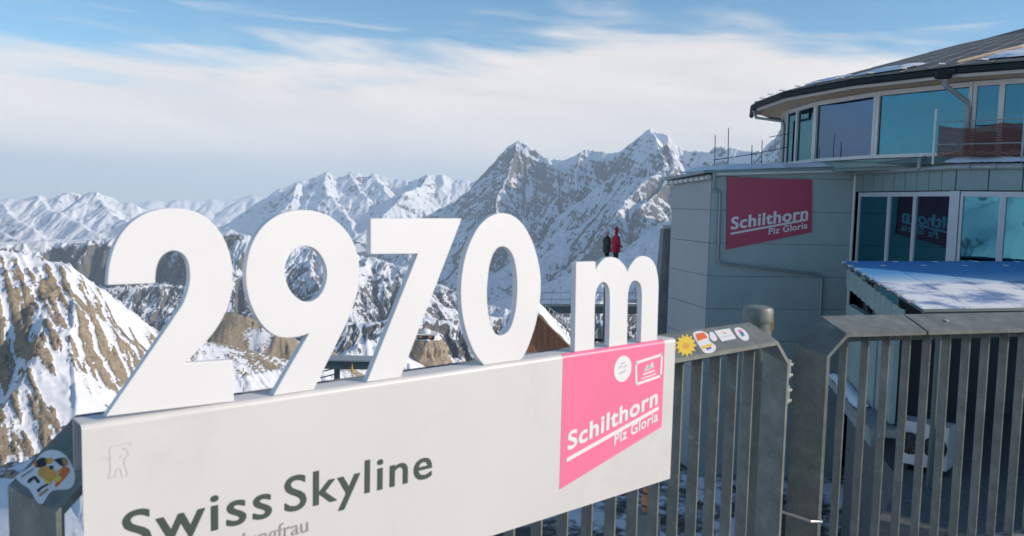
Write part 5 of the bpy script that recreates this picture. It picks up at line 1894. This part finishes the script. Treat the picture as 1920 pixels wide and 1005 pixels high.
# ---------------------------------------------------------------- people
def person(label, foot, h, facing, coat, hood=False, arm=0.2, bag=None):
    """standing figure: one skinned body, with coat, trousers and cap as its clothing"""
    root = empty('person', foot)
    tag(root, label, 'person')
    s = h / 1.75
    J = {'pel': (0, 0, 0.93, 0.135), 'waist': (0, 0.0, 1.06, 0.125), 'chest': (0, 0.01, 1.28, 0.15), 'neck': (0, 0.0, 1.48, 0.062), 'head0': (0, -0.01, 1.58, 0.078), 'head1': (0, -0.015, 1.68, 0.085)}
    E_ = [('pel', 'waist'), ('waist', 'chest'), ('chest', 'neck'), ('neck', 'head0'), ('head0', 'head1')]
    for sd, k in ((1, 'l'), (-1, 'r')):
        J['hip' + k] = (0.095 * sd, 0, 0.88, 0.095)
        J['knee' + k] = (0.10 * sd, -0.02, 0.48, 0.062)
        J['ank' + k] = (0.11 * sd, 0.02, 0.09, 0.045)
        J['toe' + k] = (0.12 * sd, -0.14, 0.045, 0.042)
        J['sh' + k] = (0.17 * sd, 0, 1.40, 0.075)
        J['el' + k] = (0.24 * sd, -0.02 - arm * 0.2, 1.13, 0.055)
        J['wr' + k] = (0.20 * sd, -0.12 - arm * 0.5, 0.96 + arm * 0.5, 0.038)
        J['ha' + k] = (0.185 * sd, -0.17 - arm * 0.55, 0.91 + arm * 0.55, 0.036)
        E_ += [('pel', 'hip' + k), ('hip' + k, 'knee' + k), ('knee' + k, 'ank' + k), ('ank' + k, 'toe' + k), ('chest', 'sh' + k), ('sh' + k, 'el' + k), ('el' + k, 'wr' + k), ('wr' + k, 'ha' + k)]
    nm = list(J)
    me = bpy.data.meshes.new('body')
    me.from_pydata([tuple(c * s for c in J[k][:3]) for k in nm], [(nm.index(a), nm.index(b)) for a, b in E_], [])
    o = bpy.data.objects.new('body_tmp', me)
    COL.objects.link(o)
    md = o.modifiers.new('skin', 'SKIN')
    for i, k in enumerate(nm):
        me.skin_vertices[0].data[i].radius = (J[k][3] * s, J[k][3] * s)
    me.skin_vertices[0].data[0].use_root = True
    sb = o.modifiers.new('sub', 'SUBSURF')
    sb.levels = sb.render_levels = 2
    dg = bpy.context.evaluated_depsgraph_get()
    m2 = bpy.data.meshes.new_from_object(o.evaluated_get(dg))
    bpy.data.objects.remove(o)
    m2.name = 'body'
    for m_ in (coat, M_TROUSER, M_SKIN, M_BLACK):
        m2.materials.append(m_)
    rz = Matrix.Rotation(facing, 4, 'Z')
    for p in m2.polygons:
        c = p.center / s
        if c.z > 1.50: p.material_index = 0 if (hood and c.y > -0.045) else 2
        elif c.z > 0.80 and not (abs(c.x) > 0.12 and c.y < -0.15 - arm * 0.5 and c.z < 1.15 + arm): p.material_index = 0
        elif c.z > 0.80: p.material_index = 2
        elif c.z < 0.12: p.material_index = 3
        else: p.material_index = 1
    m2.shade_smooth()
    body = bpy.data.objects.new('body', m2)
    COL.objects.link(body)
    body.parent = root
    body.matrix_local = rz

    def piece(name, mb, mat):
        q = mb.build(name, mat, None, smooth=True)
        q.parent = root
        q.matrix_local = rz
        return q
    # nose, cap and skirt of the coat
    piece('nose', MB().tube([(0, -0.09 * s, 1.64 * s), (0, -0.115 * s, 1.615 * s)], [0.012 * s, 0.016 * s], 6), M_SKIN)
    for sx in (-1, 1):
        piece('eye', MB().tube([(0.03 * sx * s, -0.088 * s, 1.655 * s), (0.03 * sx * s, -0.096 * s, 1.655 * s)], 0.009 * s, 6), M_BLACK)
    prof_ = [(0.092, 1.665), (0.098, 1.70), (0.088, 1.75), (0.055, 1.785), (0.012, 1.795)]
    piece('cap' if not hood else 'hood', MB().tube([(0, 0.0, z_ * s) for r_, z_ in prof_], [r_ * s for r_, z_ in prof_], 14), M_CAP if not hood else coat)
    prof_ = [(0.178, 0.78), (0.182, 0.90), (0.165, 1.06), (0.185, 1.25), (0.150, 1.42)]
    piece('coat', MB().tube([(0, 0.0, z_ * s) for r_, z_ in prof_], [r_ * s for r_, z_ in prof_], 16), coat)
    if bag:
        b_ = MB()
        b_.hexa([(-0.15 * s, 0.16 * s, 0.98 * s), (0.15 * s, 0.16 * s, 0.98 * s), (0.14 * s, 0.33 * s, 1.0 * s), (-0.14 * s, 0.33 * s, 1.0 * s),
                 (-0.13 * s, 0.14 * s, 1.44 * s), (0.13 * s, 0.14 * s, 1.44 * s), (0.11 * s, 0.27 * s, 1.42 * s), (-0.11 * s, 0.27 * s, 1.42 * s)])
        q = b_.build('backpack', bag, None, bevel=0.03)
        q.parent = root
        q.matrix_local = rz
    return root


# platform they stand on, with its column, and rail
PZ = -1.08
plat = empty('lookout_platform', (4.4, 33.0, GZ))
tag(plat, 'small steel lookout platform on a dark column behind the letter m', 'platform')
MB().box((3.0, 31.9, PZ - 0.18), (3.0, 0, 0), (0, 2.6, 0), (0, 0, 0.18)).build('floor', M_STEELG, plat)
MB().tube([(3.85, 32.6, GZ - 3), (3.85, 32.6, PZ - 0.18)], 0.16, 12).build('column', M_STEELG, plat, smooth=True)
MB().tube([(5.3, 32.6, GZ - 3), (5.3, 32.6, PZ - 0.18)], 0.10, 12).build('column', M_STEELG, plat, smooth=True)
pr = at(1154, 440, 33.0)
person('person in a red hooded coat standing above the letter m', (pr.x + 0.03, 33.0, PZ), 1.74, math.radians(100), M_REDCOAT, hood=True, arm=0.1)
pq = at(1140, 440, 33.3)
person('person in a dark olive jacket and pale cap left of the red coat', (pq.x - 0.02, 33.4, PZ), 1.66, math.radians(70), M_OLIVE, arm=0.5)

# ---------------------------------------------------------------- wooden hut with snowy roof
hut = empty('wooden_hut', (2.0, 41.0, -8.6))
tag(hut, 'brown timber hut with a snowy roof between numeral zero and letter m', 'hut')
ha, hb_, hc = at(1008, 588, 40), at(1072, 652, 40), at(985, 660, 40)
gl_, gr = ha.x - (hb_.x - ha.x), hb_.x
zb_ = -9.0
nb_ = 12
for i in range(nb_):
    x0_, x1_ = gl_ + (gr - gl_) * i / nb_ + 0.008, gl_ + (gr - gl_) * (i + 1) / nb_ - 0.008
    f = lambda x: ha.z - abs(x - ha.x) * (ha.z - hb_.z) / (hb_.x - ha.x) - 0.06
    xs_ = [x0_, x1_]
    tops = [(x1_, f(x1_)), (x0_, f(x0_))]
    MB().prism([(x0_, 40.0, zb_), (x1_, 40.0, zb_), (tops[0][0], 40.0, tops[0][1]), (tops[1][0], 40.0, tops[1][1])], (0, 0.05, 0)).build('plank', M_WOOD, hut)
MB().prism([(gl_ + 0.05, 40.06, zb_), (gr - 0.05, 40.06, zb_), (gr - 0.05, 40.06, hb_.z - 0.1), (ha.x, 40.06, ha.z - 0.12), (gl_ + 0.05, 40.06, hb_.z - 0.1)], (0, 5.0, 0)).build('wall', M_WOOD, hut)
for sd in (-1, 1):
    xe = ha.x + sd * (hb_.x - ha.x) * 1.12
    ze = ha.z - 1.12 * (ha.z - hb_.z)
    MB().hexa([(ha.x, 39.8, ha.z - 0.04), (xe, 39.8, ze - 0.04), (xe, 45.3, ze - 0.04), (ha.x, 45.3, ha.z - 0.04), (ha.x, 39.8, ha.z + 0.02), (xe, 39.8, ze + 0.02), (xe, 45.3, ze + 0.02), (ha.x, 45.3, ha.z + 0.02)]).build('roof', M_SOFFIT, hut)
    sh = snow_heap('snow', [(min(ha.x, xe) + 0.03, 39.9), (max(ha.x, xe) - 0.03, 39.9), (max(ha.x, xe) - 0.03, 45.2), (min(ha.x, xe) + 0.03, 45.2)], lambda x, y: ha.z + 0.03 - abs(x - ha.x) * (ha.z - ze) / abs(xe - ha.x), 0.16, 24, 40 + sd, edge=0.15)
    tag(sh, 'snow on the %s roof slope of the brown hut' % ('right' if sd > 0 else 'left'), 'snow', kind='stuff')
MB().box((gr - 0.42, 39.95, hb_.z - 0.55), (0.36, 0, 0), (0, 0.05, 0), (0, 0, 0.5)).build('hatch', M_SOFFIT, hut)

# ---------------------------------------------------------------- walkway railing beyond the hut
wr = empty('walkway_railing', (3.0, 44.0, -6.0))
tag(wr, 'pale-posted walkway railing sloping down beside the snowy hut roof', 'railing')
pA, pB = at(1022, 590, 46.0), at(1090, 640, 40.5)
for i in range(9):
    c = pA.lerp(pB, i / 8)
    MB().tube([c + Vector((0, 0, -0.6)), c + Vector((0, 0, 0.55))], 0.035, 6).build('post', M_ZINC, wr)
for dz in (0.0, 0.27, 0.55):
    MB().tube([pA + Vector((0, 0, dz)), pB + Vector((0, 0, dz))], 0.022, 6).build('rail', M_ZINC, wr)
MB().hexa([pA + Vector((-0.1, -0.4, -0.75)), pB + Vector((-0.1, -0.4, -0.75)), pB + Vector((0.1, 1.0, -0.75)), pA + Vector((0.1, 1.0, -0.75)), pA + Vector((-0.1, -0.4, -0.6)), pB + Vector((-0.1, -0.4, -0.6)), pB + Vector((0.1, 1.0, -0.6)), pA + Vector((0.1, 1.0, -0.6))]).build('walkway', M_SNOW, wr)
br = empty('footbridge', (4.0, 52.0, -8.0))
tag(br, 'dark footbridge with thin railings behind the sloping walkway', 'bridge')
bA, bB = at(1000, 574, 52), at(1240, 575, 48)
MB().box(bA, bB - bA, (0, 1.2, 0), (0, 0, -0.45)).build('girder', M_STEELG, br)
for i in range(14):
    c = bA.lerp(bB, i / 13)
    MB().tube([c, c + Vector((0, 0, 0.85))], 0.02, 5).build('post', M_ZINC, br)
for dz in (0.42, 0.85):
    MB().tube([bA + Vector((0, 0, dz)), bB + Vector((0, 0, dz))], 0.02, 5).build('rail', M_ZINC, br)
for f in (0.12, 0.5, 0.88):
    c = bA.lerp(bB, f)
    MB().tube([Vector((c.x, c.y + 0.6, -16)), c + Vector((0, 0.6, -0.4))], 0.14, 8).build('pillar', M_STEELG, br)

# bench and crate in the snow under the lookout
bn = empty('bench', (3.1, 33.0, -6.6))
b0 = at(1118, 640, 33.0)
tag(bn, 'dark bench in the snow seen through the first arch of the m', 'bench')
for i in range(3):
    MB().box((b0.x - 0.4, 33.0 + i * 0.14, b0.z), (1.0, 0, 0), (0, 0.11, 0), (0, 0, 0.05)).build('plank', M_DARK, bn)
for dx in (-0.32, 0.42):
    MB().box((b0.x + dx, 33.02, b0.z - 0.42), (0.07, 0, 0), (0, 0.36, 0), (0, 0, 0.42)).build('leg', M_DARK, bn)

# ---------------------------------------------------------------- steel gantry on the near snow, left
gt = empty('steel_gantry', (-11.8, 60, -14))
tag(gt, 'dark green steel gantry with braces between numerals nine and seven', 'gantry')
gA, gB = at(606, 676, 60), at(708, 674, 60)
MB().box(gA + Vector((0, 0, -0.62)), (gB.x - gA.x, 0, 0), (0, 1.6, 0), (0, 0, 0.62)).build('beam', M_STEELG, gt, bevel=0.03)
MB().box(gA + Vector((-0.12, -0.15, 0)), (gB.x - gA.x + 0.24, 0, 0), (0, 1.9, 0), (0, 0, 0.10)).build('top_plate', M_ZINC, gt)
for x_ in (gA.x + 0.75, gB.x - 0.2):
    MB().box((x_, 60.3, -20), (0.34, 0, 0), (0, 0.5, 0), (0, 0, gA.z - 0.62 + 20)).build('leg', M_STEELG, gt)
for k in range(4):
    MB().tube([(gA.x - 0.3, 60.4, gA.z - 2.3 + 0.45 * k), (gA.x + 0.75, 60.4, gA.z - 2.0 + 0.45 * k)], 0.05, 6).build('brace', M_STEELG, gt)
hk = at(660, 690, 59.9)
MB().tube([hk + Vector((0, 0, 0.35)), hk + Vector((0, 0, -0.1)), hk + Vector((0.03, 0, -0.45))], [0.02, 0.09, 0.03], 8).build('hook_block', M_BRASS, gt)

# ---------------------------------------------------------------- lift station on the rock tower
ls = empty('lift_station', tuple(at(798, 640, 1640)))
tag(ls, 'small lift station with a white dome on the tan rock tower', 'building')
pS = at(799, 628, 1632)
sx = 1632 / F
MB().box((pS.x - 16 * sx, 1625, pS.z - 8 * sx), (32 * sx, 0, 0), (0, 26, 0), (0, 0, 9 * sx)).build('wall', M_DARK, ls)
MB().box((pS.x - 26 * sx, 1620, pS.z + 1 * sx), (48 * sx, 0, 0), (0, 34, 0), (0, 0, 2.2 * sx)).build('deck_slab', M_TRIM, ls)
mb = MB()
pr_ = [(9, 3.2), (9.5, 6), (8.5, 9), (5.5, 11), (1, 11.6)]
mb.tube([(pS.x - 1 * sx, 1637, pS.z + z_ * sx) for r_, z_ in pr_], [r_ * sx for r_, z_ in pr_], 18)
mb.build('dome', M_WHITE, ls, smooth=True)
for dx in (-13, -4, 5):
    MB().box((pS.x + dx * sx, 1624.4, pS.z - 5 * sx), (6 * sx, 0, 0), (0, 0.8, 0), (0, 0, 4.6 * sx)).build('window', M_COPPER if dx != -4 else M_DARK, ls)

# ---------------------------------------------------------------- masts with a safety line on the annex roof
for i, (x, yt, lab) in enumerate([(1341, 253, 'thin mast on the annex roof, second tallest at left'), (1366, 240, 'tallest thin mast on the annex roof'), (1410, 272, 'shortest thin mast near the round building'), (1429, 263, 'thin mast nearest the round building')]):
    b_ = at(x, 302, 26.0)
    t_ = at(x, yt, 26.0)
    ms = empty('mast', (b_.x, b_.y, 2.6))
    tag(ms, lab, 'mast', 'thin masts on the annex roof')
    MB().tube([(b_.x, b_.y, 2.55), (t_.x, t_.y, t_.z)], 0.013, 6).build('pole', M_DARK, ms)
    MB().box((b_.x - 0.1, b_.y - 0.1, 2.72), (0.2, 0, 0), (0, 0.2, 0), (0, 0, 0.06)).build('foot', M_CONC, ms)
l0, l1 = at(1338, 300, 26.0), at(1476, 276, 26.2)
tag(MB().tube([l0, l0.lerp(l1, 0.5) + Vector((0, 0, -0.03)), l1], 0.014, 6).build('safety_line', M_DARK), 'thin rising safety line above the annex roof snow', 'rope')
l0, l1 = at(1442, 257, 26.2), at(1478, 251, 26.2)
tag(MB().tube([l0, l1], 0.012, 6).build('safety_line', M_DARK), 'short cable stub at the round building wall under the eave', 'rope')

# ---------------------------------------------------------------- things on the ground below the sign
dr = at(1213, 935, 16.0)
ob = empty('orange_drum', (dr.x, 16.0, dr.z - 0.25))
tag(ob, 'small orange drum with dark hoops seen between bars below the sign', 'drum')
pr_ = [(0.085, -0.26), (0.10, -0.1), (0.10, 0.1), (0.085, 0.26)]
MB().tube([(dr.x, 16.0, dr.z + z_) for r_, z_ in pr_], [r_ for r_, z_ in pr_], 16).build('barrel', M_COPPER, ob, smooth=True)
for z_ in (-0.13, 0.13):
    MB().tube([(dr.x, 16.0, dr.z + z_ - 0.015), (dr.x, 16.0, dr.z + z_ + 0.015)], 0.108, 16).build('hoop', M_BLACK, ob)
for z_ in (0,):
    MB().box((dr.x - 0.25, 15.8, GZ), (0.5, 0, 0), (0, 0.5, 0), (0, 0, dr.z - 0.27 - GZ)).build('stand', M_CONC, ob)

# ---------------------------------------------------------------- the air
HAZE = 1.0 / 34000.0
mh = bpy.data.materials.new('haze_air')
mh.use_nodes = True
th = NT(mh.node_tree)
oh = th.n('ShaderNodeOutputMaterial')
vh = th.n('ShaderNodeVolumePrincipled')
vh.inputs['Color'].default_value = (0.74, 0.87, 1.0, 1)
vh.inputs['Density'].default_value = HAZE
vh.inputs['Anisotropy'].default_value = 0.0
th.l(vh.outputs[0], oh.inputs['Volume'])
hb = MB().box((-40000, -18000, -1901), (80000, 0, 0), (0, 56500, 0), (0, 0, 3500))
tag(hb.build('haze', mh), kind='stuff')
